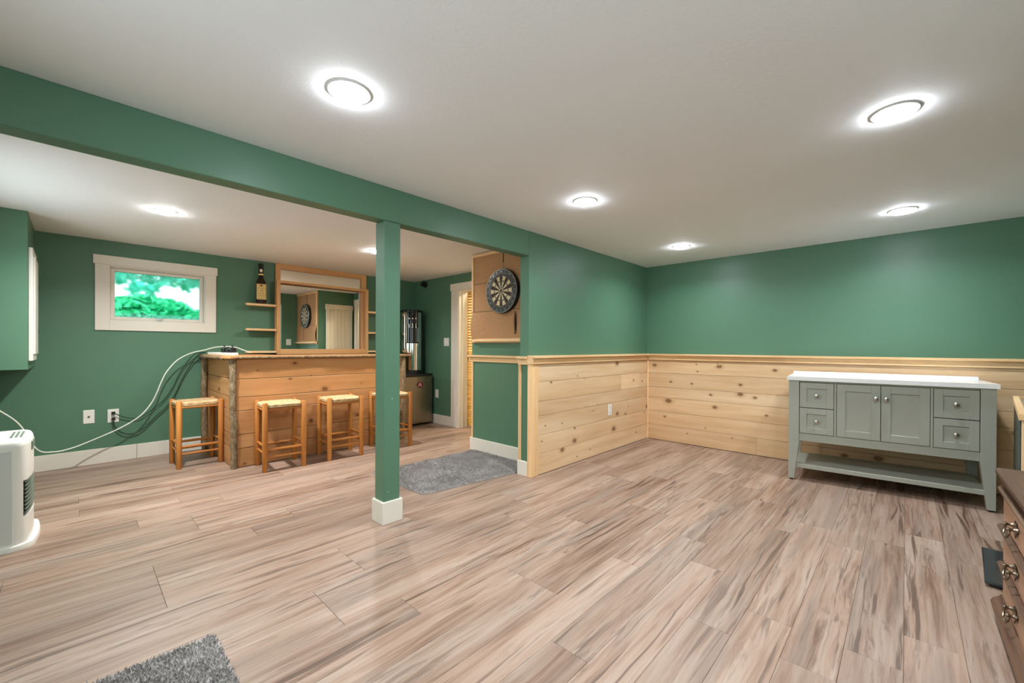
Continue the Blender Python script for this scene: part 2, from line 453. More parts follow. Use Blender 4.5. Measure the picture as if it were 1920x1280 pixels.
for i in range(rows):
    y0 = 1.98 - 19 * PW + i * PW
    y1 = min(y0 + PW, YF); y0 = max(y0, YB)
    if y1 - y0 < 0.01: continue
    ym = (y0 + y1) / 2
    xe = XR if ym < YWALL else (XD if ym < YC - 0.02 else (4.6 if ym < 4.62 else XF))
    x = XL - rng.choice([0.05, 0.3, 0.55, 0.8, 1.05])
    while x < xe:
        a, b = max(x, XL), min(x + 1.22, xe)
        if b - a > 0.02:
            link('plank', plank_mesh(b - a, y1 - y0), fl, ((a + b) / 2, ym, 0))
        x += 1.22

# ------------------------------------------------------------------ ceiling, walls, beam, post
struct(MB().box(XL - 0.16, 4.95, YB - 0.16, YF + 0.16, CH, CH + 0.08).build('ceiling', 'ceiling'))
wr = struct(MB().box(XR, XR + 0.1, YB - 0.1, YWALL + TH, -0.06, CH).build('wall_right', 'green'), 'green wall with knotty pine wainscot behind the sage cabinet')
wp = struct(MB().box(XJ, XR, YWALL, YWALL + TH, -0.008, CH).build('wall_partition', 'green'), 'green wall with knotty pine wainscot between the two rooms')
wd = struct(MB().box(XD, XD + 0.11, YWALL + TH, YC, -0.008, CH).build('wall_dartboard', 'green'), 'green wall carrying the dartboard panel')
# window wall with its opening
def holed(name, mat, fx, x0, x1, z0, z1, holes, d0, d1):
    mb = MB(); cur = x0; cells = []
    for (a, b, c, d) in sorted(holes):
        cells += [(cur, a, z0, z1), (a, b, z0, c), (a, b, d, z1)]; cur = b
    cells.append((cur, x1, z0, z1))
    for a, b, c, d in cells:
        if fx: mb.box(d0, d1, a, b, c, d)
        else: mb.box(a, b, d0, d1, c, d)
    return struct(mb.build(name, mat))
WX0, WX1, WZ0, WZ1 = 0.226, 0.966, 1.362, 1.882
holed('wall_far', 'green', False, XL, XF + 0.14, -0.06, CH, [(WX0, WX1, WZ0, WZ1)], YF, YF + 0.16)
holed('wall_left', 'green', True, YB, YF + 0.16, -0.06, CH, [GLZ['window_2'][1:], GLZ['window_3'][1:]], XL - 0.16, XL)
holed('wall_back', 'green', False, XL - 0.16, 4.95, -0.06, CH, [GLZ['window_4'][1:]], YB - 0.16, YB)
# doorway wall: opening y 3.64..4.545
struct(MB().box(XF, XF + 0.14, 4.548, YF, -0.06, CH).box(XF, XF + 0.14, YC, 3.66, -0.06, CH).box(XF, XF + 0.14, 3.66, 4.548, 1.905, CH).build('wall_doorway', 'green'))
# closet wall beside the dartboard wall (faces the bar), closed by a white door
struct(MB().box(XD + 0.11, XF, YC - 0.10, YC, -0.008, CH).build('wall_closet', 'green'))
# hall behind the doorway
struct(MB().box(4.55, 4.6, 3.4, 4.8, -0.06, CH).box(XF + 0.14, 4.6, 3.3, 3.4, -0.06, CH).box(XF + 0.14, 4.6, 4.8, 4.85, -0.06, CH).build('wall_hall', 'white_trim'))
BZ = 1.914
struct(MB().box(XL, XJ, YWALL, YWALL + TH, BZ, CH).build('ceiling_beam', 'green', bevel=0.004), 'long green boxed beam under the white ceiling')
po = struct(MB().box(1.322, 1.434, 2.404, 2.516, 0.0, BZ).build('support_post', 'green', bevel=0.003), 'square green post with white plinth holding up the beam')
MB().box(1.307, 1.449, 2.390, 2.530, 0.0, 0.141).build('plinth', 'white_trim', po, 0.003)
MB().cbox((1.378, 2.4035, 0.79), (0.004, 0.0012, 0.002)).build('chipped_paint', 'white_trim', po)
MB().cbox((1.352, 2.4035, 0.20), (0.002, 0.0012, 0.002)).build('nail_head', 'white_trim', po)
# boxed chase hanging in the far left corner
struct(MB().box(XL, -0.24, 4.845, YF, 0.935, CH).build('wall_chase', 'green', bevel=0.002), 'green boxed-in chase hanging below the ceiling by the window')

# pine wainscot boards (pieces of the walls)
LEV = [0.004, 0.183, 0.349, 0.520, 0.645, 0.817, 0.975]
for a, b in zip(LEV[:-1], LEV[1:]):
    # partition: a few boards are pieced from two lengths
    x0, x1 = XJ + 0.075, XP
    cuts = [x0, x1]
    if abs(b - 0.817) < 0.01: cuts = [x0, 4.19, 4.62, x1]
    for c0, c1 in zip(cuts[:-1], cuts[1:]):
        plankbox(c1 - c0 - 0.001, b - a - 0.0025, YWALL - YP, 'knotty_pine', 'board', wp, ((c0 + c1) / 2, (YP + YWALL) / 2, (a + b) / 2))
    y0, y1 = YB, YWALL
    cuts = [y0, y1]
    if a < 0.1: cuts = [y0, 1.14, y1]
    for c0, c1 in zip(cuts[:-1], cuts[1:]):
        plankbox(c1 - c0 - 0.001, b - a - 0.0025, XR - XP, 'knotty_pine', 'board', wr, ((XP + XR) / 2, (c0 + c1) / 2, (a + b) / 2), (0, 0, PI / 2))
# corner bead between the two wainscots
struct(MB().box(XP - 0.014, XP, YP - 0.014, YP, 0.0, 0.975).build('trim_1', 'trim_pine_z', bevel=0.002))
# chair rail: cap and apron along both pine walls
def rail(name, x0, x1, y0, y1, z, face, mats):
    """cap and apron; face = side of the box that looks into the room"""
    capx = dict(px0=x0, px1=x1, py0=y0, py1=y1)
    r = struct(MB().box(x0, x1, y0, y1, z - 0.022, z).build(name, mats, bevel=0.003))
    d = 0.026
    ax0, ax1, ay0, ay1 = x0, x1, y0, y1
    if face == '-y': ay0 = y0 + d
    if face == '-x': ax0 = x0 + d
    MB().box(ax0, ax1, ay0, ay1, z - 0.072, z - 0.022).build('apron', mats, r, 0.002)
    return r
rail('trim_2', XJ - 0.022, XP - 0.045, YP - 0.045, YWALL, 1.0475, '-y', 'trim_pine_x')
rail('trim_3', XP - 0.045, XR, YB, YWALL, 1.0475, '-x', 'trim_pine_y')
# end of the partition: pine corner posts, white plinth block, rail return
struct(MB().box(XJ - 0.016, XJ + 0.075, YP - 0.004, YWALL, 0.0, 0.975).build('trim_4', 'trim_pine_z', bevel=0.002))
struct(MB().box(XJ - 0.016, XJ, YWALL + TH - 0.022, YWALL + TH + 0.006, 0.128, 1.0).build('trim_5', 'trim_pine_z', bevel=0.002))
struct(MB().box(XJ - 0.018, XJ, YWALL + 0.001, YWALL + TH + 0.014, 0.0, 0.128).build('baseboard_jamb', 'white_trim', bevel=0.003))
rail('trim_6', XJ - 0.045, XJ, YWALL, YWALL + TH + 0.01, 1.040, '-x', 'trim_pine_y')
rail('trim_7', XD - 0.040, XD, YWALL + TH, YC + 0.035, 1.034, '-x', 'trim_pine_y')
struct(MB().box(XD - 0.010, XD, YC - 0.028, YC, 0.135, 0.965).build('trim_8', 'trim_pine_z', bevel=0.002))
# white baseboards
struct(MB().box(XD - 0.018, XD, YWALL + TH, YC + 0.016, 0.0, 0.135).build('baseboard_dartboard', 'white_trim', bevel=0.003))
bf = struct(MB().box(XL, 0.42, YF - 0.018, YF, 0.0, 0.142).build('baseboard_far', 'white_trim', bevel=0.003))
MB().box(0.422, 0.985, YF - 0.018, YF, 0.0, 0.142).build('board', 'white_trim', bf, 0.003)
struct(MB().box(XF - 0.018, XF, 4.69, YF - 0.0, 0.0, 0.135).build('baseboard_doorway', 'white_trim', bevel=0.003))

# ------------------------------------------------------------------ window over the bar side
def window(name, along_y, u0, u1, z0, z1, wall, outdir, pane='glass_clear'):
    """opening u0..u1 x z0..z1; wall = inner face coordinate; outdir = +1/-1 to the outside"""
    def bx(mb, a0, a1, d0, d1, c0, c1):
        p, q = sorted((wall + outdir * d0, wall + outdir * d1))
        return mb.box(p, q, a0, a1, c0, c1) if along_y else mb.box(a0, a1, p, q, c0, c1)
    w = bpy.data.objects.new(name, None); COL.objects.link(w); struct(w, 'small white-framed basement window' if name < 'window_3' else 'tall white-framed glazed opening, added out of view for fill daylight')
    def part(nm, boxes, mat, bevel=0.002, parent=w):
        mb = MB()
        for b in boxes: bx(mb, *b)
        return mb.build(nm, mat, parent, bevel)
    c = 0.098
    part('head_casing', [(u0 - c - 0.012, u1 + c + 0.012, -0.026, 0, z1 + 0.012, z1 + c)], 'white_trim')
    part('side_casing', [(u0 - c, u0, -0.020, 0, z0 - c + 0.002, z1 + 0.012)], 'white_trim')
    part('side_casing', [(u1, u1 + c, -0.020, 0, z0 - c + 0.002, z1 + 0.012)], 'white_trim')
    part('sill_casing', [(u0, u1, -0.020, 0, z0 - c + 0.002, z0)], 'white_trim')
    part('top_casing', [(u0, u1, -0.020, 0, z1, z1 + 0.012)], 'white_trim')
    part('jamb_liner', [(u0, u0 + 0.008, 0, 0.15, z0, z1), (u1 - 0.008, u1, 0, 0.15, z0, z1), (u0 + 0.008, u1 - 0.008, 0, 0.15, z1 - 0.008, z1), (u0 + 0.008, u1 - 0.008, 0, 0.15, z0, z0 + 0.008)], 'white_trim', 0)
    s = 0.030
    a0, a1, b0, b1 = u0 + 0.010, u1 - 0.010, z0 + 0.010, z1 - 0.010
    sash = part('sash', [(a0, a0 + s, 0.03, 0.07, b0, b1), (a1 - s, a1, 0.03, 0.07, b0, b1), (a0 + s, a1 - s, 0.03, 0.07, b0, b0 + s), (a0 + s, a1 - s, 0.03, 0.07, b1 - s, b1)], 'white_trim')
    um = (u0 + u1) / 2
    part('latch', [(um - 0.025, um + 0.025, 0.018, 0.03, b0 + 0.002, b0 + 0.026), (um - 0.007, um + 0.007, 0.008, 0.018, b0 + 0.006, b0 + 0.02)], 'nickel', 0.002, sash)
    zc = (z0 + z1) / 2
    hu, hz = (a1 - a0) / 2 - s, (b1 - b0) / 2 - s
    p = wall + outdir * 0.052
    if along_y: MB().box(-0.003, 0.003, -hu, hu, -hz, hz).build('pane', pane, sash, loc=(p, um, zc))
    else: MB().box(-hu, hu, -0.003, 0.003, -hz, hz).build('pane', pane, sash, loc=(um, p, zc))
    return w
window('window_1', False, WX0, WX1, WZ0, WZ1, YF, 1, 'glass')
window('window_2', True, *GLZ['window_2'][1:], XL, -1)
window('window_3', True, *GLZ['window_3'][1:], XL, -1)  # unseen opening, added to throw extra daylight onto the ceiling
window('window_4', False, *GLZ['window_4'][1:], YB, -1)  # likewise added behind the camera as fill light

# outdoors: lawn just below the window, shrubs and an overhanging tree
struct(MB().box(-6, 7, YF + 0.2, 14, 0.9, 1.10).build('ground', 'soil'), 'lawn outside the window')
def shrub(name, label, cat, c, rad, n, mat, seed, group):
    r = random.Random(seed); t = thing(name, label, cat, (c[0], c[1], 1.10), 0, group)
    mb = MB()
    for k in range(n):
        d = Vector((r.gauss(0, 1), r.gauss(0, 1), r.gauss(0, 1))).normalized()
        q = r.uniform(0.55, 1.0)
        p = Vector((d.x * rad[0] * q, d.y * rad[1] * q, c[2] - 1.10 + d.z * rad[2] * q))
        if p.z < 0.02: continue
        e = Euler((r.uniform(0, 6), r.uniform(0, 6), r.uniform(0, 6))).to_matrix().to_4x4(); e.translation = p
        w, h = r.uniform(0.02, 0.045), r.uniform(0.05, 0.10)
        mb.add([(-w, 0, 0), (0, -h, 0.008), (w, 0, 0), (0, h, 0.008)], [(0, 1, 2), (0, 2, 3)], e)
    f = mb.build('foliage', mat, t); f['kind'] = 'stuff'
    st = MB()
    for k in range(5):
        a = k * 1.3; st.tube([(0.03 * math.cos(a), 0.03 * math.sin(a), 0), (rad[0] * 0.5 * math.cos(a), rad[1] * 0.5 * math.sin(a), c[2] - 1.10 + 0.1)], [0.02, 0.008], 6)
    st.build('stem', 'bark', t)
    return t
shrub('shrub', 'leafy green shrub outside the window, the leftmost', 'shrub', (-0.36, 8.0, 1.42), (0.40, 0.4, 0.46), 3000, 'leaf_deep', 1, 'shrubs outside the window')
shrub('shrub', 'leafy green shrub outside the window, the middle one', 'shrub', (0.60, 8.0, 1.40), (0.40, 0.4, 0.44), 3000, 'leaf_deep', 2, 'shrubs outside the window')
shrub('shrub', 'low leafy green shrub outside the window, the rightmost', 'shrub', (1.56, 8.0, 1.36), (0.40, 0.4, 0.40), 2600, 'leaf_deep', 3, 'shrubs outside the window')
shrub('shrub', 'leafy green shrub outside the window, standing behind the others', 'shrub', (1.02, 9.2, 1.46), (0.52, 0.4, 0.46), 3200, 'leaf_deep', 4, 'shrubs outside the window')
tr = thing('tree', 'pale teal tree crown hanging over the view through the window', 'tree', (1.2, 10.6, 1.10))
mb = MB(); r_ = random.Random(9)
for k in range(9000):
    p = Vector((r_.uniform(-3.4, 3.4), r_.gauss(0, 0.45), 0))
    p.z = 1.13 + 0.10 * math.sin(p.x * 4.3) + 0.07 * math.sin(p.x * 9.1 + 1) + r_.random() ** 1.2 * 1.9
    e = Euler((r_.uniform(0, 6), r_.uniform(0, 6), r_.uniform(0, 6))).to_matrix().to_4x4(); e.translation = p
    w, h = r_.uniform(0.03, 0.06), r_.uniform(0.06, 0.12)
    mb.add([(-w, 0, 0), (0, -h, 0.01), (w, 0, 0), (0, h, 0.01)], [(0, 1, 2), (0, 2, 3)], e)
mb.build('foliage', 'leaf_teal', tr)['kind'] = 'stuff'
MB().tube([(2.9, 0.3, 0), (2.8, 0.25, 1.2), (2.6, 0.0, 2.6)], [0.12, 0.10, 0.05], 8).build('trunk', 'bark', tr)

# ------------------------------------------------------------------ doorway with casing, white closet door, louvred hall door
dr = bpy.data.objects.new('door_1', None); COL.objects.link(dr); struct(dr, 'white-cased doorway beside the small fridge')
MB().box(XF - 0.02, XF, 4.548, 4.69, 0.0, 1.905).build('side_casing', 'white_trim', dr, 0.003)
MB().box(XF - 0.02, XF, 3.56, 3.66, 0.0, 1.905).build('side_casing', 'white_trim', dr, 0.003)
MB().box(XF - 0.026, XF, 3.545, 4.705, 1.905, 2.0).build('head_casing', 'white_trim', dr, 0.003)
MB().box(XF - 0.004, XF + 0.15, 4.532, 4.548, 0.0, 1.889).build('jamb', 'white_trim', dr, 0.001)
MB().box(XF - 0.004, XF + 0.15, 3.66, 3.676, 0.0, 1.889).build('jamb', 'white_trim', dr, 0.001)
MB().box(XF - 0.004, XF + 0.15, 3.66, 4.548, 1.889, 1.905).build('jamb', 'white_trim', dr, 0.001)
MB().box(XF + 0.05, XF + 0.065, 4.520, 4.532, 0.0, 1.889).build('door_stop', 'white_trim', dr, 0.001)
# closet door (seen in the mirror)
d2 = bpy.data.objects.new('door_2', None); COL.objects.link(d2); struct(d2, 'white panelled closet door that the mirror reflects')
cx0, cx1 = XD + 0.135, XF - 0.03
MB().box(cx0, cx0 + 0.075, YC, YC + 0.018, 0, 1.80).build('side_casing', 'door_white', d2, 0.003)
MB().box(cx1 - 0.075, cx1, YC, YC + 0.018, 0, 1.80).build('side_casing', 'door_white', d2, 0.003)
MB().box(cx0 - 0.012, cx1 + 0.012, YC, YC + 0.024, 1.80, 1.89).build('head_casing', 'door_white', d2, 0.003)
nb = 5; bw = (cx1 - cx0 - 0.15) / nb
for k in range(nb):
    MB().box(cx0 + 0.075 + k * bw + 0.0015, cx0 + 0.075 + (k + 1) * bw - 0.0015, YC, YC + 0.010, 0.01, 1.80).build('panel', 'door_white', d2, 0.003)
MB().lathe([(0.012, 0), (0.012, 0.02), (0.026, 0.03), (0.03, 0.045), (0.022, 0.06)], 16, Matrix.Translation((cx1 - 0.10, YC + 0.008, 0.95)) @ Matrix.Rotation(-PI / 2, 4, 'X')).build('door_knob', 'nickel', d2, smooth=True)
# louvred door ajar in the hall
lv = thing('louvred_door', 'yellow pine louvred door ajar inside the doorway', 'door', (3.775, 4.60, 0.012), math.radians(-62))
LD = 0.52
for nm, a, b in (('stile', 0.0, 0.045), ('stile', LD - 0.045, LD)):
    MB().box(a, b, -0.014, 0.014, 0, 1.92).build(nm, 'louver_pine', lv, 0.002)
for z0, z1 in ((0, 0.09), (0.92, 1.02), (1.84, 1.92)):
    MB().box(0.045, LD - 0.045, -0.013, 0.013, z0, z1).build('cross_rail', 'louver_pine', lv, 0.002)
slat = MB().box(-(LD - 0.09) / 2, (LD - 0.09) / 2, -0.019, 0.019, -0.003, 0.003).mesh('slat', 'louver_pine')
for z0, z1 in ((0.09, 0.92), (1.02, 1.84)):
    n = int((z1 - z0) / 0.0375)
    for k in range(n):
        link('slat', slat, lv, (LD / 2, 0, z0 + (k + 0.5) * (z1 - z0) / n), (math.radians(38), 0, 0))

# ------------------------------------------------------------------ ceiling lamps
def lamp(x, y, label, lens, r=0.083, group='recessed ceiling lamps', watts=BULB, col=LAMP_COL):
    t = thing('ceiling_lamp', label, 'ceiling lamp', (x, y, CH), 0, group)
    k = r / 0.083
    MB().lathe([(0.084 * k, 0.0), (0.083 * k, -0.003), (0.079 * k, -0.0055), (0.071 * k, -0.0045), (0.067 * k, -0.002), (0.067 * k, 0.0)], 40, caps=False).build('trim_ring', 'lamp_trim', t, smooth=True)
    MB().lathe([(0.0665 * k, -0.002), (0.066 * k, -0.012), (0.056 * k, -0.019), (0.03 * k, -0.0225), (0.002, -0.0235)], 32).build('lens', lens, t, smooth=True)
    ld = bpy.data.lights.new('bulb', 'AREA'); ld.shape = 'DISK'; ld.size = 0.12 * k; ld.energy = watts; ld.color = col; ld.spread = math.radians(152)
    b = bpy.data.objects.new('bulb', ld); COL.objects.link(b); b.parent = t; b.location = (0, 0, -0.026)
    return t
lamp(0.738, 1.62, 'round recessed lamp nearest the camera, over the open floor by the beam', 'lens')
lamp(2.371, 0.04, 'round recessed lamp high at the right over the open floor', 'lens')
lamp(2.386, 1.624, 'round recessed lamp in the middle of the ceiling beyond the post', 'lens')
lamp(4.085, 0.024, 'round recessed lamp above the sage cabinet', 'lens')
lamp(4.091, 1.64, 'round recessed lamp close to the pine corner', 'lens')
lamp(0.738, 0.03, 'round recessed lamp overhead just behind the camera', 'lens')
lamp(0.464, 4.07, 'round recessed lamp over the bar room, left of the bar', 'lens_warm', 0.07, watts=BULB * 2.9, col=BAR_COL)
lamp(2.16, 4.10, 'round recessed lamp over the bar stools, behind the green post', 'lens_warm', 0.07, watts=BULB * 1.35, col=BAR_COL)
lamp(4.2, 3.95, 'small round lamp in the hall behind the doorway', 'lens_hall', 0.06, watts=BULB * 1.8, col=(1.0, 0.84, 0.58))

# ------------------------------------------------------------------ vanity cabinet
VL = 1.20; VD = 0.54; VH = 0.88
va = math.atan2(-(0.737 + 0.459), 0.106)            # direction of its front edge, left to right
vn = thing('vanity_cabinet', 'sage green vanity with white top, drawers and doors against the pine wall', 'cabinet', (4.176, 0.737, 0), va)
# local x runs along the front (left to right), local y goes to the wall
def tleg(x0, front, side):
    w, wb = 0.075, 0.042
    if side == 'l': top = (x0, x0 + w); bot = (x0, x0 + wb)
    else: top = (x0 - w, x0); bot = (x0 - wb, x0)
    if front: ty = (0.0, 0.06); by = (0.0, 0.04)
    else: ty = (VD - 0.06, VD); by = (VD - 0.04, VD)
    mb = MB().taper((bot[0], bot[1], by[0], by[1]), (top[0], top[1], ty[0], ty[1]), 0.012, 0.33)
    mb.box(top[0], top[1], ty[0], ty[1], 0.33, VH - 0.03)
    o = mb.build('leg', 'sage', vn, 0.0015)
    MB().lathe([(0.013, 0.0), (0.013, 0.012)], 12, Matrix.Translation(((bot[0] + bot[1]) / 2, (by[0] + by[1]) / 2, 0))).build('foot_pad', 'black', o)
for fr in (True, False):
    tleg(0.0, fr, 'l'); tleg(VL, fr, 'r')
MB().box(0.004, 0.030, 0.06, VD - 0.06, 0.35, VH - 0.03).build('side_panel', 'sage', vn)
MB().box(VL - 0.030, VL - 0.004, 0.06, VD - 0.06, 0.35, VH - 0.03).build('side_panel', 'sage', vn)
MB().box(0.07, VL - 0.07, VD - 0.02, VD - 0.005, 0.35, VH - 0.03).build('back_panel', 'sage', vn)
MB().box(0.075, VL - 0.075, 0.022, VD - 0.02, 0.36, 0.38).build('bottom_panel', 'sage', vn)
MB().box(0.075, VL - 0.075, 0.012, 0.030, 0.338, 0.402).build('bottom_rail', 'sage', vn, 0.0015)
MB().box(0.075, VL - 0.075, 0.012, 0.030, VH - 0.045, VH - 0.03).build('top_rail', 'sage', vn, 0.001)
for a in (0.312, 0.876):
    MB().box(a, a + 0.014, 0.008, 0.030, 0.402, VH - 0.045).build('divider', 'sage', vn, 0.001)
def shaker(name, x0, x1, z0, z1, st, kx, kz):
    y0, y1 = 0.006, 0.026
    mb = MB().box(x0, x0 + st, y0, y1, z0, z1).box(x1 - st, x1, y0, y1, z0, z1).box(x0 + st, x1 - st, y0, y1, z0, z0 + st).box(x0 + st, x1 - st, y0, y1, z1 - st, z1)
    d = mb.build(name, 'sage', vn, 0.0012)
    MB().box(x0 + st - 0.002, x1 - st + 0.002, y0 + 0.010, y1 - 0.002, z0 + st - 0.002, z1 - st + 0.002).build('panel', 'sage', d)
    ky = 0.006 if (kx < x0 + st or kx > x1 - st) else 0.016
    MB().lathe([(0.006, 0), (0.006, 0.010), (0.013, 0.014), (0.0165, 0.021), (0.014, 0.028), (0.006, 0.031)], 20, Matrix.Translation((kx, ky, kz)) @ Matrix.Rotation(PI / 2, 4, 'X')).build('knob', 'nickel', d, smooth=True)
    return d
for x0, x1 in ((0.079, 0.309), (0.893, 1.121)):
    shaker('drawer', x0, x1, 0.624, 0.832, 0.048, (x0 + x1) / 2, 0.728)
    shaker('drawer', x0, x1, 0.406, 0.618, 0.048, (x0 + x1) / 2, 0.512)
shaker('door', 0.329, 0.598, 0.406, 0.832, 0.056, 0.598 - 0.028, 0.735)
shaker('door', 0.602, 0.873, 0.406, 0.832, 0.056, 0.602 + 0.028, 0.735)
MB().box(0.03, VL - 0.03, 0.02, VD - 0.02, 0.105, 0.140).build('shelf', 'sage', vn, 0.002)
# countertop with a sunk basin
ct = MB()
o0, o1, q0, q1 = 0.36, 0.84, 0.14, 0.44
X0, X1, Y0, Y1, Z0, Z1 = -0.012, VL + 0.012, -0.016, VD + 0.006, VH - 0.030, VH + 0.002
ct.box(X0, o0, Y0, Y1, Z0, Z1).box(o1, X1, Y0, Y1, Z0, Z1).box(o0, o1, Y0, q0, Z0, Z1).box(o0, o1, q1, Y1, Z0, Z1)
top = ct.build('countertop', 'quartz', vn, 0.0)
MB().box(X0 + 0.004, X1 - 0.004, VD - 0.014, VD + 0.006, Z1, Z1 + 0.022).build('backsplash', 'quartz', top, 0.002)
MB().box(o0, o1, q0, q1, Z1 - 0.13, Z1 - 0.12).box(o0 - 0.006, o0, q0, q1, Z1 - 0.13, Z0).box(o1, o1 + 0.006, q0, q1, Z1 - 0.13, Z0).box(o0, o1, q0 - 0.006, q0, Z1 - 0.13, Z0).box(o0, o1, q1, q1 + 0.006, Z1 - 0.13, Z0).build('sink_basin', 'quartz', top)

# ------------------------------------------------------------------ dresser at the right edge
ds = thing('dresser', 'low dark wood dresser with brass drawer pulls at the right edge', 'dresser', (1.95, -0.30, 0), 0)
# local: x along the front (toward +x = far end), front faces +y at y=0
DL = 0.66; DDp = 0.46
MB().box(-DL, DL, -DDp, -0.012, 0.085, 0.575).build('body', 'walnut_x', ds, 0.003)
tp = MB()
tp.prism([(-DDp - 0.01, 0.597), (0.012, 0.597), (0.022, 0.604), (0.022, 0.618), (0.014, 0.625), (-DDp - 0.01, 0.625)], -DL - 0.02, DL + 0.02, Matrix(((0, 0, 1, 0), (1, 0, 0, 0), (0, 1, 0, 0), (0, 0, 0, 1))))
tp.build('top', 'walnut_x', ds)
SW = Matrix(((0, 0, 1, 0), (1, 0, 0, 0), (0, 1, 0, 0), (0, 0, 0, 1)))
MB().prism([(-0.03, 0.560), (0.0, 0.560), (0.006, 0.575), (0.002, 0.588), (0.010, 0.597), (-0.03, 0.597)], -DL - 0.004, DL + 0.004, SW).build('cornice', 'walnut_x', ds)
MB().prism([(-DDp, 0.045), (0.030, 0.045), (0.034, 0.066), (0.026, 0.082), (0.010, 0.092), (0.006, 0.101), (-DDp, 0.101)], -DL - 0.012, DL + 0.012, SW).build('base_moulding', 'walnut_x', ds)
for sx in (-1, 1):
    poly = [(0, 0.0), (0.03, 0.0), (0.035, 0.012), (0.06, 0.022), (0.075, 0.034), (0.12, 0.045), (0, 0.045)]
    f1 = MB().prism([(x, z) for x, z in poly], -0.022, 0.0, Matrix(((-sx, 0, 0, sx * DL), (0, 0, 1, 0.008), (0, 1, 0, 0), (0, 0, 0, 1))))
    f1.build('bracket_foot', 'walnut_x', ds, 0.002)
    MB().box(min(sx * DL, sx * (DL - 0.06)), max(sx * DL, sx * (DL - 0.06)), -DDp, -DDp + 0.06, 0, 0.045).build('bracket_foot', 'walnut_x', ds, 0.002)
for (z0, z1) in ((0.410, 0.558), (0.255, 0.403), (0.102, 0.248)):
    d = MB().box(-DL + 0.012, DL - 0.012, -0.02, 0.002, z0, z1 - 0.044).build('drawer', 'drawer_wood', ds, 0.002)
    MB().prism([(-0.02, z1 - 0.044), (0.003, z1 - 0.044), (0.008, z1 - 0.034), (0.007, z1 - 0.026), (0.017, z1 - 0.018), (0.019, z1 - 0.008), (0.010, z1 - 0.001), (-0.02, z1)], -DL + 0.006, DL - 0.006, SW).build('moulding', 'walnut_x', d)
    for hx in (-0.40, 0.365):
        zc = (z0 + z1 - 0.044) / 2 + 0.006
        poly = []
        for k in range(24):
            a = 2 * PI * k / 24; rr = 1 + 0.22 * math.cos(4 * a) + 0.12 * math.cos(8 * a)
            poly.append((0.030 * rr * math.cos(a), 0.024 * rr * math.sin(a)))
        pl = MB().prism(poly, 0.0, 0.003, Matrix.Translation((hx, 0.005, zc)) @ Matrix.Rotation(-PI / 2, 4, 'X')).build('pull_plate', 'brass', d)
        hb = MB()
        for s in (-1, 1):
            hb.lathe([(0.008, 0), (0.006, 0.008), (0.0045, 0.016), (0.008, 0.022), (0.005, 0.028)], 12, Matrix.Translation((hx + s * 0.034, 0.004, zc + 0.006)) @ Matrix.Rotation(-PI / 2, 4, 'X'))
        hb.tube(spline([(hx - 0.034, 0.024, zc + 0.004), (hx - 0.038, 0.028, zc - 0.014), (hx - 0.02, 0.032, zc - 0.028), (hx, 0.033, zc - 0.026), (hx + 0.02, 0.032, zc - 0.028), (hx + 0.038, 0.028, zc - 0.014), (hx + 0.034, 0.024, zc + 0.004)], 5), 0.0042, 8)
        hb.build('bail_handle', 'brass', d, smooth=True)

# wooden cabinet with a dark side beyond the dresser, black slab on the floor
tb = thing('side_cabinet', 'light wood framed cabinet with dark green side behind the dresser', 'cabinet', (4.40, -0.552, 0), math.radians(180 - 6.1))
# local x runs toward the camera (-X), local y goes to the back wall (-Y)
TL, TD, TZ = 1.22, 0.44, 0.80
for x in (0.0, TL - 0.05):
    for y in (0.0, TD - 0.05):
        MB().box(x, x + 0.05, y, y + 0.05, 0, TZ - 0.03).build('leg', 'pine_z', tb, 0.003)
MB().box(0.0, TL - 0.05, -0.004, 0.0, 0.04, TZ - 0.03).build('side_panel', 'dark_green_panel', tb, 0.001)
MB().box(0.05, TL - 0.05, TD - 0.03, TD - 0.01, 0.10, TZ - 0.03).build('side_panel', 'dark_green_panel', tb, 0.001)
MB().box(0.02, 0.035, 0.05, TD - 0.05, 0.10, TZ - 0.03).build('end_panel', 'pine_z', tb, 0.001)
MB().box(TL - 0.04, TL - 0.02, 0.05, TD - 0.05, 0.10, TZ - 0.03).build('end_panel', 'pine_z', tb, 0.001)
MB().box(0, TL, 0.0, TD, TZ - 0.03, TZ - 0.012).build('top_board', 'rustic_top', tb, 0.002)
MB().box(-0.01, TL + 0.01, -0.01, 0.016, TZ - 0.03, TZ).box(-0.01, TL + 0.01, TD - 0.016, TD + 0.01, TZ - 0.03, TZ).box(-0.01, 0.016, 0.016, TD - 0.016, TZ - 0.03, TZ).box(TL - 0.016, TL + 0.01, 0.016, TD - 0.016, TZ - 0.03, TZ).build('top_rim', 'trim_pine_x', tb)
cl = MB()
for k in range(4):
    cl.box(-0.10 + 0.004 * k, 0.10 - 0.003 * k, -0.07 + 0.003 * k, 0.07, k * 0.009, k * 0.009 + 0.0085)
tag(cl.build('folded_cloth', 'teal_cloth', None, 0.003, loc=(3.45, -0.56, TZ - 0.012), rot=(0, 0, 0.05)), 'folded teal cloth on the light wood cabinet', 'cloth')
sl = thing('floor_scale', 'flat black glass scale lying on the floor behind the dresser', 'scale', (3.16, -0.53, 0), math.radians(-4))
MB().box(-0.25, 0.25, -0.235, 0.235, 0.012, 0.026).build('glass_platform', 'slab_black', sl, 0.006, seg=2)
MB().box(-0.235, 0.235, -0.22, 0.22, 0.004, 0.012).build('base', 'black', sl)
for sx in (-1, 1):
    for sy in (-1, 1):
        MB().lathe([(0.018, 0), (0.018, 0.005)], 12, Matrix.Translation((sx * 0.19, sy * 0.18, 0))).build('foot', 'black', sl)

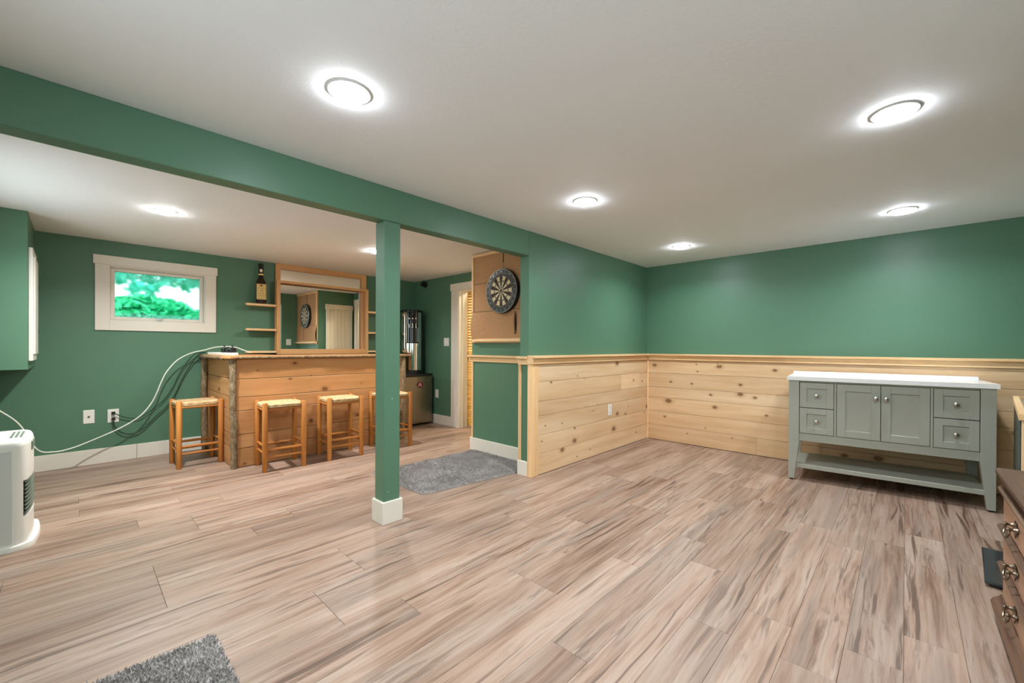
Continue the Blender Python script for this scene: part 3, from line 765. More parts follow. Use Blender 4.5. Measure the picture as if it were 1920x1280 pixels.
# ------------------------------------------------------------------ bar
br = thing('home_bar', 'pine board home bar with live-edge top and bark corner posts', 'bar', (0, 0, 0))
BY = 4.49; BX0, BX1 = 0.985, 2.71; BT = 1.002
BL = [0.004, 0.176, 0.304, 0.524, 0.647, 0.815, BT - 0.002]
for a, b in zip(BL[:-1], BL[1:]):
    plankbox(BX1 - BX0 - 0.02, b - a - 0.004, 0.02, 'bar_pine_x', 'board', br, ((BX0 + BX1) / 2 + 0.01, BY + 0.01, (a + b) / 2), bevel=0.003)
for a, b in zip(BL[:-1], BL[1:]):
    plankbox(YF - 0.03 - BY - 0.05, b - a - 0.004, 0.02, 'bar_pine_x', 'board', br, (BX0 + 0.01, (BY + YF) / 2 + 0.015, (a + b) / 2), (0, 0, PI / 2), bevel=0.003)
for a, b in zip(BL[:-1], BL[1:]):
    plankbox(0.42, b - a - 0.004, 0.02, 'bar_pine_x', 'board', br, (BX1 - 0.01, BY + 0.23, (a + b) / 2), (0, 0, PI / 2), bevel=0.003)
def log(x, y, r, z1, seed):
    r_ = random.Random(seed); pts = []; rr = []
    for k in range(15):
        z = z1 * k / 14
        pts.append((x + r_.uniform(-.004, .004) + 0.006 * math.sin(z * 5 + seed), y + r_.uniform(-.003, .003), z)); rr.append(r * r_.uniform(0.9, 1.1) * (1.12 if k == 3 else 1))
    return MB().tube(pts, rr, 12).build('bark_post', 'bark', br, smooth=True)
log(BX0 - 0.002, BY - 0.002, 0.028, BT, 1)
log(BX0 - 0.03, YF - 0.045, 0.030, BT, 2)
log(BX1 + 0.002, BY - 0.002, 0.030, BT, 4)
# live-edge slab: L shaped, wavy outer edges
def wav(a, f, p): return a * (math.sin(f * p) + 0.6 * math.sin(2.3 * f * p + 1.1) + 0.4 * math.sin(5.1 * f * p))
front = [(BX0 - 0.075 + (BX1 + 0.10 - BX0 + 0.075) * k / 48) for k in range(49)]
poly = [(x, BY - 0.040 + wav(0.006, 5.0, x)) for x in front]
poly[0] = (poly[0][0] + 0.02, poly[0][1] + 0.01)
poly += [(BX1 + 0.11, BY + 0.25), (BX1 + 0.10, BY + 0.47), (1.45, BY + 0.47), (1.45, YF - 0.003)]
leftp = [(BX0 - 0.075 + wav(0.012, 7.0, y), y) for y in [YF - 0.003 - (YF - BY) * k / 30 for k in range(30)]]
poly += leftp
mbt = MB(); n = len(poly)
cxp, cyp = 1.7, 5.0
low = []
for (x, y) in poly:
    low.append((x, y))
vs_ = [(x, y, BT + 0.026) for x, y in poly] + [(x, y, BT + 0.010 + 0.003 * math.sin(x * 31 + y * 27)) for x, y in poly]
def inset(p):
    x, y = p
    if abs(y - (BY - 0.04)) < 0.03: y += 0.018
    if abs(x - (BX0 - 0.075)) < 0.045: x += 0.022
    return (x, y)
vs_ += [(*inset(p), BT) for p in poly]
fs_ = [tuple(range(n)), tuple(reversed(range(2 * n, 3 * n)))]
for i in range(n):
    j = (i + 1) % n
    fs_ += [(i, n + i, n + j, j), (n + i, 2 * n + i, 2 * n + j, n + j)]
sl_ = MB().add(vs_, fs_).build('live_edge_top', 'bar_pine_y', br)
# bark skirt along the live edges
sk = MB()
sk.tube([(x, y + 0.002, BT + 0.012) for x, y in poly[2:49]], [0.0095 + 0.002 * math.sin(k * 2.1) for k in range(47)], 8)
sk.build('bark_edge', 'bark', sl_, smooth=True)
sk = MB(); lp = leftp[1:-1]
sk.tube([(x - 0.002, y, BT + 0.008) for x, y in lp], [0.013 + 0.005 * math.sin(k * 1.3) for k in range(len(lp))], 8)
sk.build('bark_edge', 'bark', sl_, smooth=True)

# ------------------------------------------------------------------ bar stools
st0 = thing('bar_stool', 'x', 'stool', (0, 0, 0), 0, 'wooden bar stools at the bar')
SWd, SDp, SH = 0.158, 0.150, 0.612
for sx in (-1, 1):
    for sy in (-1, 1):
        x, y = sx * SWd, sy * SDp
        M = Matrix.Translation((x, y, 0))
        MB().lathe([(0.018, 0.0), (0.021, 0.004), (0.0225, 0.30), (0.0225, SH - 0.006), (0.018, SH)], 14, M).build('leg', 'oak_z', st0, smooth=True)
def rung(a, b, r, nm='stretcher'):
    ax = 'oak_x' if abs(a[0] - b[0]) > abs(a[1] - b[1]) else 'oak_y'
    m = [(a[i] + b[i]) / 2 for i in range(3)]
    MB().tube([a, m, b], [r * 0.8, r, r * 0.8], 10).build(nm, ax, st0, smooth=True)
for sy in (-1, 1):
    for z, r in ((0.195, 0.0125), (0.130, 0.0105)):
        rung((-SWd, sy * SDp, z), (SWd, sy * SDp, z), r)
    rung((-SWd, sy * SDp, 0.555), (SWd, sy * SDp, 0.555), 0.012, 'seat_rail')
for sx in (-1, 1):
    for z, r in ((0.225, 0.0115), (0.160, 0.0105)):
        rung((sx * SWd, -SDp, z), (sx * SWd, SDp, z), r)
    rung((sx * SWd, -SDp, 0.548), (sx * SWd, SDp, 0.548), 0.012, 'seat_rail')
# rush seat: four woven triangles that dip to the middle, notched around the legs
sm = MB(); NX = 24
def seat_z(u, v):
    m = max(abs(u), abs(v)); crease = abs(abs(u) - abs(v))
    return 0.604 - 0.012 * (1 - m) - 0.004 * math.exp(-(crease * 14) ** 2) - (0.012 * max(0, (m - 0.9) / 0.1) ** 2)
gv = []
for i in range(NX + 1):
    for j in range(NX + 1):
        u, v = -1 + 2 * i / NX, -1 + 2 * j / NX
        cut = 1.0
        if abs(u) > 0.80 and abs(v) > 0.80: cut = 0.86
        gv.append((u * (SWd + 0.012) * cut, v * (SDp + 0.012) * cut, seat_z(u, v)))
gf = []
idx = lambda i, j: i * (NX + 1) + j
for i in range(NX):
    for j in range(NX):
        gf.append((idx(i, j), idx(i + 1, j), idx(i + 1, j + 1), idx(i, j + 1)))
nb_ = len(gv)
gv += [(x, y, 0.570) for x, y, z in gv[:nb_]]
for i in range(NX):
    for j in range(NX):
        gf.append((nb_ + idx(i, j), nb_ + idx(i, j + 1), nb_ + idx(i + 1, j + 1), nb_ + idx(i + 1, j)))
for i in range(NX):
    for a, b in ((idx(i, 0), idx(i + 1, 0)), (idx(i + 1, NX), idx(i, NX)), (idx(0, i + 1), idx(0, i)), (idx(NX, i), idx(NX, i + 1))):
        gf.append((a, nb_ + a, nb_ + b, b))
sm.add(gv, gf).build('seat', 'rush', st0, smooth=True)
stools = [((0.796, 4.99), 2, 'wooden bar stool with rush seat at the bar corner, nearest the green wall'),
          ((1.316, 4.305), -4, 'wooden rush-seat bar stool standing first along the front of the bar'),
          ((1.868, 4.285), -4, 'wooden rush-seat bar stool in the middle of the bar front'),
          ((2.428, 4.265), -3, 'wooden rush-seat bar stool half hidden behind the green post')]
for k, (p, a, lb) in enumerate(stools):
    s_ = st0 if k == 0 else copy_tree(st0)
    s_.location = (p[0], p[1], 0); s_.rotation_euler = (0, 0, math.radians(a)); s_['label'] = lb

# ------------------------------------------------------------------ back-bar mirror, shelves, bottle
mr = thing('bar_mirror', 'wide pine framed mirror on the wall behind the bar', 'mirror', (0, 0, 0))
MX0, MX1 = 1.650, 2.796
g = MB().box(MX0 + 0.01, MX1 - 0.01, YF - 0.012, YF - 0.004, 1.03, 2.10).build('mirror_glass', 'mirror', mr)
for nm, bx_, mt in (('upper_stile', (MX0, MX0 + 0.055, YF - 0.034, YF - 0.012, 1.03, 2.124), 'trim_pine_z'), ('upper_stile', (MX1 - 0.075, MX1, YF - 0.034, YF - 0.012, 1.03, 2.124), 'trim_pine_z'),
                    ('upper_rail', (MX0 + 0.055, MX1 - 0.075, YF - 0.034, YF - 0.012, 2.058, 2.124), 'trim_pine_x')):
    MB().box(*bx_).build(nm, 'frame_pine_' + mt[-1], mr, 0.002)
FX0, FX1, FY0 = 1.638, 2.786, YF - 0.12
for nm, bx_, mt in (('box_side', (FX0, FX0 + 0.040, FY0, YF - 0.034, 1.022, 1.912), 'z'), ('box_side', (FX1 - 0.040, FX1, FY0, YF - 0.034, 1.022, 1.912), 'z'),
                    ('box_top', (FX0 + 0.04, FX1 - 0.04, FY0, YF - 0.034, 1.884, 1.912), 'x'), ('box_bottom', (FX0 + 0.04, FX1 - 0.04, FY0, YF - 0.034, 1.022, 1.086), 'x')):
    MB().box(*bx_).build(nm, 'frame_pine_' + mt, mr, 0.002)
for z, w in ((1.600, 'upper'), (1.312, 'middle'), (1.053, 'lowest')):
    for side in (0, 1):
        x0, x1 = (1.317, FX0) if side == 0 else (FX1, 3.09)
        pl_ = [(x0 + (0.05 if side == 0 else 0), YF), (x0, YF - 0.12), (x0 + 0.012, YF - 0.142), (x1 - 0.012, YF - 0.142), (x1, YF - 0.12), (x1 - (0.05 if side else 0), YF)]
        o = MB().prism(pl_, z - 0.012, z + 0.012).build('wall_shelf', 'trim_pine_x', None, 0.002)
        pos = 'left of the bar mirror' if side == 0 else 'right of the bar mirror'
        tag(o, '%s thin pine wall shelf %s' % (w, pos), 'shelf', 'thin pine shelves beside the bar mirror')
bt = thing('liquor_bottle', 'big square dark liquor bottle with tan label on the top shelf', 'bottle', (1.484, YF - 0.075, 1.6125), math.radians(-12))
def sq_loft(secs):
    mb = MB(); n = 32; vs2 = []; fs2 = []
    for (h, z, ex) in secs:
        for k in range(n):
            a = 2 * PI * k / n; c, s = math.cos(a), math.sin(a)
            vs2.append((h * math.copysign(abs(c) ** ex, c), h * math.copysign(abs(s) ** ex, s), z))
    m = len(secs)
    for i in range(m - 1):
        for k in range(n):
            k2 = (k + 1) % n; fs2.append((i * n + k, i * n + k2, (i + 1) * n + k2, (i + 1) * n + k))
    fs2 += [tuple(reversed(range(n))), tuple((m - 1) * n + k for k in range(n))]
    return mb.add(vs2, fs2)
sq_loft([(0.048, 0, 0.35), (0.052, 0.006, 0.35), (0.052, 0.235, 0.35), (0.049, 0.25, 0.4), (0.034, 0.285, 0.7), (0.025, 0.31, 1), (0.0235, 0.40, 1), (0.026, 0.405, 1), (0.026, 0.425, 1), (0.0235, 0.43, 1)]).build('glass_body', 'bottle_glass', bt, smooth=True)
MB().lathe([(0.0275, 0.43), (0.0275, 0.468), (0.025, 0.472)], 24).build('cap', 'black', bt, smooth=True)
MB().lathe([(0.0262, 0.335), (0.0262, 0.352)], 24, caps=False).build('neck_band', 'label_tan', bt)
MB().box(-0.014, 0.014, -0.0275, -0.022, 0.372, 0.405).build('neck_label', 'cream', bt, 0.002)
lb = MB().box(-0.046, 0.046, -0.0535, -0.0515, 0.05, 0.23).build('label', 'label_tan', bt)
MB().box(0.0515, 0.0535, -0.046, 0.046, 0.05, 0.23).build('label', 'label_tan', bt)
text_mesh("JACK DANIEL'S", 0.0125, 0.0004, 'lettering', 'label_ink', lb, (0, -0.0538, 0.182), (PI / 2, 0, 0))
text_mesh('7', 0.034, 0.0004, 'lettering', 'label_ink', lb, (0.004, -0.0538, 0.150), (PI / 2, 0, 0))
MB().lathe([(0.014, 0), (0.014, 0.0006)], 24, Matrix.Translation((0, -0.0536, 0.210)) @ Matrix.Rotation(PI / 2, 4, 'X') @ Matrix.Diagonal((1.2, 0.6, 1, 1))).build('label_emblem', 'label_ink', lb)
MB().box(-0.034, 0.034, -0.0541, -0.0536, 0.062, 0.064).box(-0.028, 0.028, -0.0541, -0.0536, 0.120, 0.122).box(-0.034, 0.034, -0.0541, -0.0536, 0.092, 0.094).box(-0.034, 0.034, -0.0541, -0.0536, 0.226, 0.228).build('label_rules', 'label_ink', lb)

# ------------------------------------------------------------------ small fridge with a water cooler on it
fg = thing('mini_fridge', 'small steel-door fridge with round crimson emblem beside the bar', 'fridge', (3.09, 5.07, 0))
FWd, FD, FH = 0.475, 0.52, 0.735
MB().box(0.0, FWd, 0.05, FD, 0.02, FH).build('cabinet', 'black', fg, 0.006)
dd_ = MB().box(0.002, FWd - 0.012, 0.0, 0.048, 0.03, FH - 0.035).build('door', 'steel', fg, 0.006)
MB().box(0.0, FWd, 0.004, 0.05, FH - 0.033, FH).build('top_trim', 'black', fg, 0.004)
for x in (0.04, FWd - 0.04):
    MB().lathe([(0.016, 0), (0.016, 0.02)], 12, Matrix.Translation((x, 0.09, 0))).build('foot', 'black', fg)
RX = Matrix.Rotation(PI / 2, 4, 'X')
em = MB().lathe([(0.052, 0), (0.052, 0.002)], 32, Matrix.Translation((0.252, 0.0, 0.580)) @ RX @ Matrix.Diagonal((1.0, 0.82, 1, 1))).build('emblem', 'emblem_dark', dd_)
MB().lathe([(0.045, 0), (0.045, 0.003)], 32, Matrix.Translation((0.252, 0.0, 0.580)) @ RX @ Matrix.Diagonal((1.0, 0.82, 1, 1))).build('emblem_ring', 'crimson', em)
text_mesh('A', 0.085, 0.0015, 'emblem_letter', 'pale_pink', em, (0.252, -0.0035, 0.580), (PI / 2, 0, 0))
bd = MB().lathe([(0.030, 0), (0.030, 0.003)], 24, Matrix.Translation((0.388, 0.0, 0.632)) @ RX @ Matrix.Diagonal((1.0, 0.42, 1, 1))).build('badge', 'nickel', dd_)
MB().lathe([(0.012, 0), (0.012, 0.004)], 20, Matrix.Translation((0.388, 0.0, 0.632)) @ RX @ Matrix.Diagonal((1.0, 0.42, 1, 1))).build('badge_mark', 'black', bd)
wc = thing('water_cooler', 'tall black and chrome water cooler standing on the small fridge', 'water cooler', (3.372, 5.335, FH), math.radians(-30))
RR = 0.158
MB().lathe([(0.150, 0.0), (0.158, 0.004), (0.158, 0.045), (0.150, 0.05)], 40).build('base', 'black', wc, smooth=True)
def arc(r0, r1, a0, a1, z0, z1, n=20):
    mb = MB(); pl = [(r1 * math.cos(a0 + (a1 - a0) * k / n), r1 * math.sin(a0 + (a1 - a0) * k / n)) for k in range(n + 1)]
    pl += [(r0 * math.cos(a1 - (a1 - a0) * k / n), r0 * math.sin(a1 - (a1 - a0) * k / n)) for k in range(n + 1)]
    return mb.prism(pl, z0, z1)
MB().lathe([(RR - 0.022, 0.05), (RR - 0.022, 0.885)], 40).build('core', 'gloss_black', wc, smooth=True)
arc(RR - 0.022, RR, math.radians(-160), math.radians(-35), 0.05, 0.44).build('chrome_front', 'chrome', wc, smooth=True)
arc(RR - 0.022, RR, math.radians(-35), math.radians(200), 0.05, 0.885).build('back_shell', 'gloss_black', wc, smooth=True)
arc(RR - 0.022, RR, math.radians(-160), math.radians(-118), 0.44, 0.885).build('chrome_side', 'chrome', wc, smooth=True)
arc(RR - 0.022, RR, math.radians(-58), math.radians(-35), 0.44, 0.885).build('chrome_side', 'chrome', wc, smooth=True)
arc(RR - 0.022, RR, math.radians(-118), math.radians(-58), 0.70, 0.885).build('control_panel', 'gloss_black', wc, smooth=True)
arc(RR - 0.022, RR + 0.012, math.radians(-118), math.radians(-58), 0.435, 0.452).build('drip_tray', 'black', wc, smooth=True)
for k, a in enumerate((-105, -88, -71)):
    x, y = (RR + 0.004) * math.cos(math.radians(a)), (RR + 0.004) * math.sin(math.radians(a))
    MB().tube([(x, y, 0.715), (x, y - 0.006, 0.70), (x, y - 0.006, 0.66)], 0.009, 10).build('tap', 'chrome', wc, smooth=True)
    MB().lathe([(0.010, 0), (0.012, 0.004), (0.006, 0.008)], 12, Matrix.Translation((x * 0.99, y * 0.99, 0.79)) @ RX).build('button', 'nickel', wc, smooth=True)
MB().lathe([(0.160, 0.885), (0.164, 0.892), (0.164, 0.905), (0.150, 0.918), (0.02, 0.922)], 40).build('lid', 'gloss_black', wc, smooth=True)
MB().tube(spline([(-0.150, 0.02, 0.40), (-0.20, 0.0, 0.455), (-0.222, -0.02, 0.40), (-0.226, -0.03, 0.27), (-0.215, -0.02, 0.05)], 8), 0.006, 8).build('power_cord', 'cable_green', wc, smooth=True)
# security camera, switches and outlets
sc_ = thing('security_camera', 'tiny black camera high in the corner above the water cooler', 'camera', (XF, 5.33, 2.062), 0)
MB().box(-0.012, 0.0, -0.03, 0.03, -0.035, 0.035).build('mount', 'black', sc_, 0.004)
MB().lathe([(0.030, -0.05), (0.038, -0.045), (0.038, 0.03), (0.030, 0.036)], 20, Matrix.Translation((-0.04, 0, 0)) @ Matrix.Rotation(-PI / 2 + 0.3, 4, 'Y')).build('housing', 'black', sc_, smooth=True)
MB().lathe([(0.022, 0), (0.018, 0.008), (0.004, 0.012)], 16, Matrix.Translation((-0.083, 0, -0.012)) @ Matrix.Rotation(-PI / 2 - 0.2, 4, 'Y')).build('lens', 'gloss_black', sc_, smooth=True)
def plate(name, label, cat, loc, rot, w, h, kind):
    """wall plate in its local xz plane, facing local -y"""
    t = thing(name, label, cat, loc, 0); t.rotation_euler = (0, 0, rot)
    MB().box(-w / 2, w / 2, -0.007, 0.0, -h / 2, h / 2).build('cover_plate', 'white_plastic', t, 0.003)
    if kind == 'outlet':
        for z in (-0.028, 0.028):
            q = MB().box(-0.017, 0.017, -0.009, -0.006, z - 0.015, z + 0.015).build('socket', 'white_plastic', t, 0.004)
            MB().box(-0.009, -0.007, -0.0096, -0.0088, z - 0.004, z + 0.007).box(0.007, 0.009, -0.0096, -0.0088, z - 0.004, z + 0.006).box(-0.002, 0.002, -0.0096, -0.0088, z - 0.011, z - 0.007).build('slot', 'black', q)
    elif kind == 'coax':
        MB().lathe([(0.008, 0), (0.008, 0.008), (0.004, 0.008), (0.004, 0.014)], 12, Matrix.Translation((0, -0.006, 0)) @ RX).build('jack', 'brass', t, smooth=True)
    elif kind == 'switch2':
        for x in (-0.024, 0.024):
            MB().box(x - 0.016, x + 0.016, -0.011, -0.006, -0.033, 0.033).build('rocker', 'white_plastic', t, 0.003)
    elif kind == 'switch':
        MB().box(-0.016, 0.016, -0.011, -0.006, -0.033, 0.033).build('rocker', 'white_plastic', t, 0.003)
    return t
plate('cable_jack', 'white wall plate with one small jack, left of the outlet', 'wall plate', (0.090, YF, 0.451), 0, 0.075, 0.128, 'coax')
plate('wall_outlet', 'white wall outlet with a dark plug under the window', 'outlet', (0.254, YF, 0.442), 0, 0.080, 0.128, 'outlet')
plate('light_switch', 'white double light switch on the green wall by the doorway', 'light switch', (XF, 4.815, 1.19), -PI / 2, 0.118, 0.118, 'switch2')
plate('wall_outlet', 'white wall outlet low beside the small fridge', 'outlet', (XF, 5.04, 0.437), -PI / 2, 0.075, 0.120, 'outlet')
plate('wall_outlet', 'white wall outlet set into the knotty pine boards', 'outlet', (3.94, YP, 0.447), 0, 0.072, 0.120, 'outlet')
plate('light_switch', 'white switch plate that only shows in the bar mirror', 'light switch', (2.80, YWALL + TH, 1.20), PI, 0.085, 0.115, 'switch')

# ------------------------------------------------------------------ breaker panel on the chase
bp = thing('breaker_panel', 'thin white electrical panel on the side of the green chase', 'panel', (-0.24, 4.865, 1.0))
MB().box(0.0, 0.024, 0.0, 0.46, 0.0, 0.862).build('cover', 'white_plastic', bp, 0.004)
MB().box(0.024, 0.034, 0.05, 0.44, 0.05, 0.80).build('door', 'white_plastic', bp, 0.003)
for z in (0.22, 0.58):
    MB().box(0.030, 0.038, 0.435, 0.45, z, z + 0.03).build('hinge', 'black', bp)

# ------------------------------------------------------------------ dartboard panel and dartboard
pn = thing('dart_panel', 'brown particle board panel with pine edging behind the dartboard', 'panel', (XD, YWALL + TH, 0))
# local y along the wall (toward the bar), x negative into the room
py1 = YC - 0.012 - (YWALL + TH)
for (a, b, c, d, tk) in ((0.002, 0.50, 1.50, 2.085, 0.012), (0.505, py1 - 0.03, 1.80, 2.085, 0.010), (0.505, py1 - 0.03, 1.50, 1.795, 0.010)):
    MB().box(-tk, 0, a, b, c, d).build('sheet', 'cork', pn, 0.001)
# lower loose sheet that bulges away at its left edge
ls = MB(); gv = []; gf = []; ny, nz = 16, 10
for i in range(ny + 1):
    for j in range(nz + 1):
        u, v = i / ny, j / nz
        y = 0.002 + (py1 - 0.014) * u; z = 1.21 + 0.285 * v
        gv.append((-0.016 - 0.030 * max(0, u - 0.70) ** 2 * 11 * math.sin(PI * (0.15 + 0.85 * v)), y, z))
k0 = len(gv); gv += [(x + 0.008, y, z) for x, y, z in gv]
ii = lambda i, j: i * (nz + 1) + j
for i in range(ny):
    for j in range(nz):
        gf += [(ii(i, j), ii(i, j + 1), ii(i + 1, j + 1), ii(i + 1, j)), (k0 + ii(i, j), k0 + ii(i + 1, j), k0 + ii(i + 1, j + 1), k0 + ii(i, j + 1))]
for i in range(ny):
    for j in (0, nz): gf.append((ii(i, j), ii(i + 1, j), k0 + ii(i + 1, j), k0 + ii(i, j)))
for j in range(nz):
    for i in (0, ny): gf.append((ii(i, j), ii(i, j + 1), k0 + ii(i, j + 1), k0 + ii(i, j)))
ls.add(gv, gf).build('loose_sheet', 'cork', pn, smooth=True)
MB().box(-0.022, 0, 0.002, py1, 2.085, 2.118).build('top_edging', 'trim_pine_y', pn, 0.002)
MB().box(-0.022, 0, py1 - 0.028, py1, 1.50, 2.085).build('side_edging', 'trim_pine_z', pn, 0.002)
MB().box(-0.014, 0, py1 - 0.012, py1, 1.17, 1.50).build('side_edging', 'trim_pine_z', pn, 0.002)
MB().box(-0.022, 0, 0.002, py1, 1.165, 1.21).build('bottom_edging', 'trim_pine_y', pn, 0.002)
MB().box(-0.055, -0.022, 0.002, py1 - 0.05, 1.178, 1.198).build('dart_ledge', 'trim_pine_y', pn, 0.002)
# dark tears in the sheet
def tear(y, z0, z1, w, nm='tear'):
    pl = []
    for k in range(9):
        t_ = k / 8; pl.append((y + w * math.sin(PI * t_) ** 0.8, z0 + (z1 - z0) * t_))
    for k in range(1, 8):
        t_ = 1 - k / 8; pl.append((y - w * 0.7 * math.sin(PI * t_), z0 + (z1 - z0) * t_))
    MB().prism(pl, -0.0185, -0.0150, Matrix(((0, 0, 1, 0), (1, 0, 0, 0), (0, 1, 0, 0), (0, 0, 0, 1)))).build(nm, 'dark_void', pn)
    pl2 = [(p + w * 1.3, q) for p, q in pl[:9]] + [(p + w * 0.4, q) for p, q in reversed(pl[1:8])]
    MB().prism(pl2, -0.030, -0.0150, Matrix(((0, 0, 1, 0), (1, 0, 0, 0), (0, 1, 0, 0), (0, 0, 0, 1)))).build('peeling_strip', 'cork', pn)
tear(0.31, 1.25, 1.475, 0.013)
tear(0.05, 1.24, 1.48, 0.014)
MB().box(-0.0132, -0.012, 0.49, 0.500, 1.98, 2.085).build('tear', 'dark_void', pn)

db = thing('dartboard', 'round dartboard with cream and dark sectors on the particle board panel', 'dartboard', (XD - 0.012, 2.985, 1.685))
# local: face normal -x ; build in a disc frame (u right as seen = -y, v up)
DM = Matrix(((0, 0, -1, 0), (-1, 0, 0, 0), (0, 1, 0, 0), (0, 0, 0, 1)))     # disc x->-y, y->z, z->-x
DR = 0.2255
MB().lathe([(DR, 0.0), (DR, 0.036), (DR - 0.003, 0.040)], 64, DM).build('backing', 'black', db, smooth=True)
def annulus(r0, r1, a0, a1, z, n=4):
    vs = []; 
    for k in range(n + 1):
        a = a0 + (a1 - a0) * k / n
        vs += [(r0 * math.cos(a), r0 * math.sin(a), z), (r1 * math.cos(a), r1 * math.sin(a), z)]
    return vs, [(2 * k, 2 * k + 1, 2 * k + 3, 2 * k + 2) for k in range(n)]
def sectors(nm, mat, par, r0, r1, z):
    mb = MB()
    for k in range(20):
        if k % 2 == par:
            a = PI / 2 + (k - 0.5) * PI / 10
            poly = [(r0 * math.cos(a), r0 * math.sin(a)), (r0 * math.cos(a + PI / 10), r0 * math.sin(a + PI / 10)), (r1 * math.cos(a + PI / 10), r1 * math.sin(a + PI / 10)), (r1 * math.cos(a + PI / 20), r1 * math.sin(a + PI / 20)), (r1 * math.cos(a), r1 * math.sin(a))]
            mb.prism(poly, 0.0395, z, DM)
    return mb.build(nm, mat, db)
sectors('dark_sectors', 'sector_dark', 0, 0.014, 0.168, 0.0415)
sectors('cream_sectors', 'cream', 1, 0.014, 0.150, 0.0415)
MB().lathe([(0.152, 0.0410), (0.152, 0.0422), (0.168, 0.0422), (0.168, 0.0410)], 60, DM, caps=False).build('double_ring', 'ring_grey', db)
for r0, r1 in ((0.094, 0.104),):
    mb = MB()
    mb.lathe([(r0, 0.0410), (r0, 0.0422), (r1, 0.0422), (r1, 0.0410)], 60, DM, caps=False); mb.build('treble_ring', 'ring_grey', db)
MB().lathe([(0.014, 0.040), (0.014, 0.0425)], 24, DM).build('bullseye', 'ring_grey', db)
wires = MB()
for r in (0.150, 0.170):
    wires.tube([DM @ Vector((r * math.cos(2 * PI * k / 60), r * math.sin(2 * PI * k / 60), 0.0425)) for k in range(61)], 0.0011, 5, False)
for k in range(20):
    a = PI / 2 + (k - 0.5) * PI / 10
    wires.tube([DM @ Vector((0.014 * math.cos(a), 0.014 * math.sin(a), 0.0425)), DM @ Vector((0.172 * math.cos(a), 0.172 * math.sin(a), 0.0425))], 0.0009, 4)
wires.build('wire_spider', 'wire', db)
MB().tube([DM @ Vector((0.216 * math.cos(2 * PI * k / 60), 0.216 * math.sin(2 * PI * k / 60), 0.0425)) for k in range(61)], 0.0024, 6, False).build('number_ring', 'wire', db)
nums = [20, 1, 18, 4, 13, 6, 10, 15, 2, 17, 3, 19, 7, 16, 8, 11, 14, 9, 12, 5]
nm_ = []
for k, v in enumerate(nums):
    a = PI / 2 - k * PI / 10
    rot = (DM @ Matrix.Rotation(a - PI / 2, 4, 'Z')).to_euler()
    p = DM @ Vector((0.194 * math.cos(a), 0.194 * math.sin(a), 0.042))
    text_mesh(str(v), 0.027, 0.0012, 'numeral', 'wire', db, p, rot)

# ------------------------------------------------------------------ heater
ht = thing('room_heater', 'white direct-vent room heater with grey louvre at the left edge', 'heater', (-0.40, 3.80, 0))
# local: front faces +x
def dshape(x0, x1, hy, r, bow, n=8):
    pts = [(x0, -hy)]
    for k in range(n + 1):
        a = -PI / 2 + PI / 2 * k / n; pts.append((x1 - r + r * math.cos(a), -hy + r + r * math.sin(a)))
    m = 8
    for k in range(1, m):
        y = (-hy + r) + (2 * hy - 2 * r) * k / m; pts.append((x1 + bow * (1 - ((y) / (hy - r)) ** 2), y))
    for k in range(n + 1):
        a = PI / 2 * k / n; pts.append((x1 - r + r * math.cos(a), hy - r + r * math.sin(a)))
    pts.append((x0, hy)); return pts
HYH = 0.245
body = dshape(-0.20, 0.222, HYH, 0.050, 0.012)
def shell(poly, zs, name, mat, parent, ins):
    mb = MB(); n = len(poly); vs = []; fs = []
    for z, k in zip(zs, ins):
        vs += [(x * (1 - k) if x > 0 else x, y * (1 - k), z) for x, y in poly]
    for i in range(len(zs) - 1):
        for j in range(n):
            j2 = (j + 1) % n; fs.append((i * n + j, i * n + j2, (i + 1) * n + j2, (i + 1) * n + j))
    fs += [tuple(reversed(range(n))), tuple((len(zs) - 1) * n + j for j in range(n))]
    return mb.add(vs, fs).build(name, mat, parent, smooth=True)
shell(body, [0.03, 0.175], 'lower_front', 'heater_white', ht, [0, 0])
shell(body, [0.372, 0.560, 0.580, 0.590, 0.596], 'upper_shell', 'heater_white', ht, [0, 0, 0.012, 0.04, 0.09])
shell([(x if x < 0.16 else x, y) for x, y in dshape(-0.20, 0.198, HYH - 0.003, 0.05, 0.006)], [0.175, 0.372], 'louvre_recess', 'dark_void', ht, [0, 0])
# side panels close the louvre band beside the front
for s in (-1, 1):
    MB().box(-0.20, 0.175, s * HYH - (0.002 if s < 0 else 0.010), s * HYH + (0.010 if s < 0 else 0.002), 0.175, 0.372).build('side_panel', 'heater_white', ht)
    q = MB().box(-0.20, 0.170, s * HYH - (0.004 if s < 0 else -0.001), s * HYH + (-0.001 if s < 0 else 0.004), 0.040, 0.545).build('access_panel', 'heater_grey', ht, 0.002)
    if s < 0:
        pr = MB()
        for k, (w0, w1, z) in enumerate([(-0.19, 0.08, 0.400), (-0.19, 0.055, 0.385), (-0.19, 0.065, 0.370), (-0.19, 0.06, 0.355), (-0.19, 0.07, 0.340), (-0.19, 0.05, 0.325), (-0.19, 0.068, 0.310), (-0.19, 0.06, 0.295), (-0.19, 0.055, 0.280), (-0.19, 0.045, 0.265), (-0.19, 0.05, 0.250)]):
            pr.box(w0, w1, -HYH - 0.0046, -HYH - 0.004, z, z + 0.003)
        for k in range(4):
            pr.box(-0.19, 0.03 + 0.01 * (k % 2), -HYH - 0.0046, -HYH - 0.004, 0.16 + k * 0.014, 0.163 + k * 0.014)
        pr.box(-0.19, 0.055, -HYH - 0.0046, -HYH - 0.004, 0.225, 0.2262).box(0.054, 0.055, -HYH - 0.0046, -HYH - 0.004, 0.145, 0.2262).box(-0.19, 0.055, -HYH - 0.0046, -HYH - 0.004, 0.145, 0.146)
        pr.build('printed_label', 'print_grey', q)
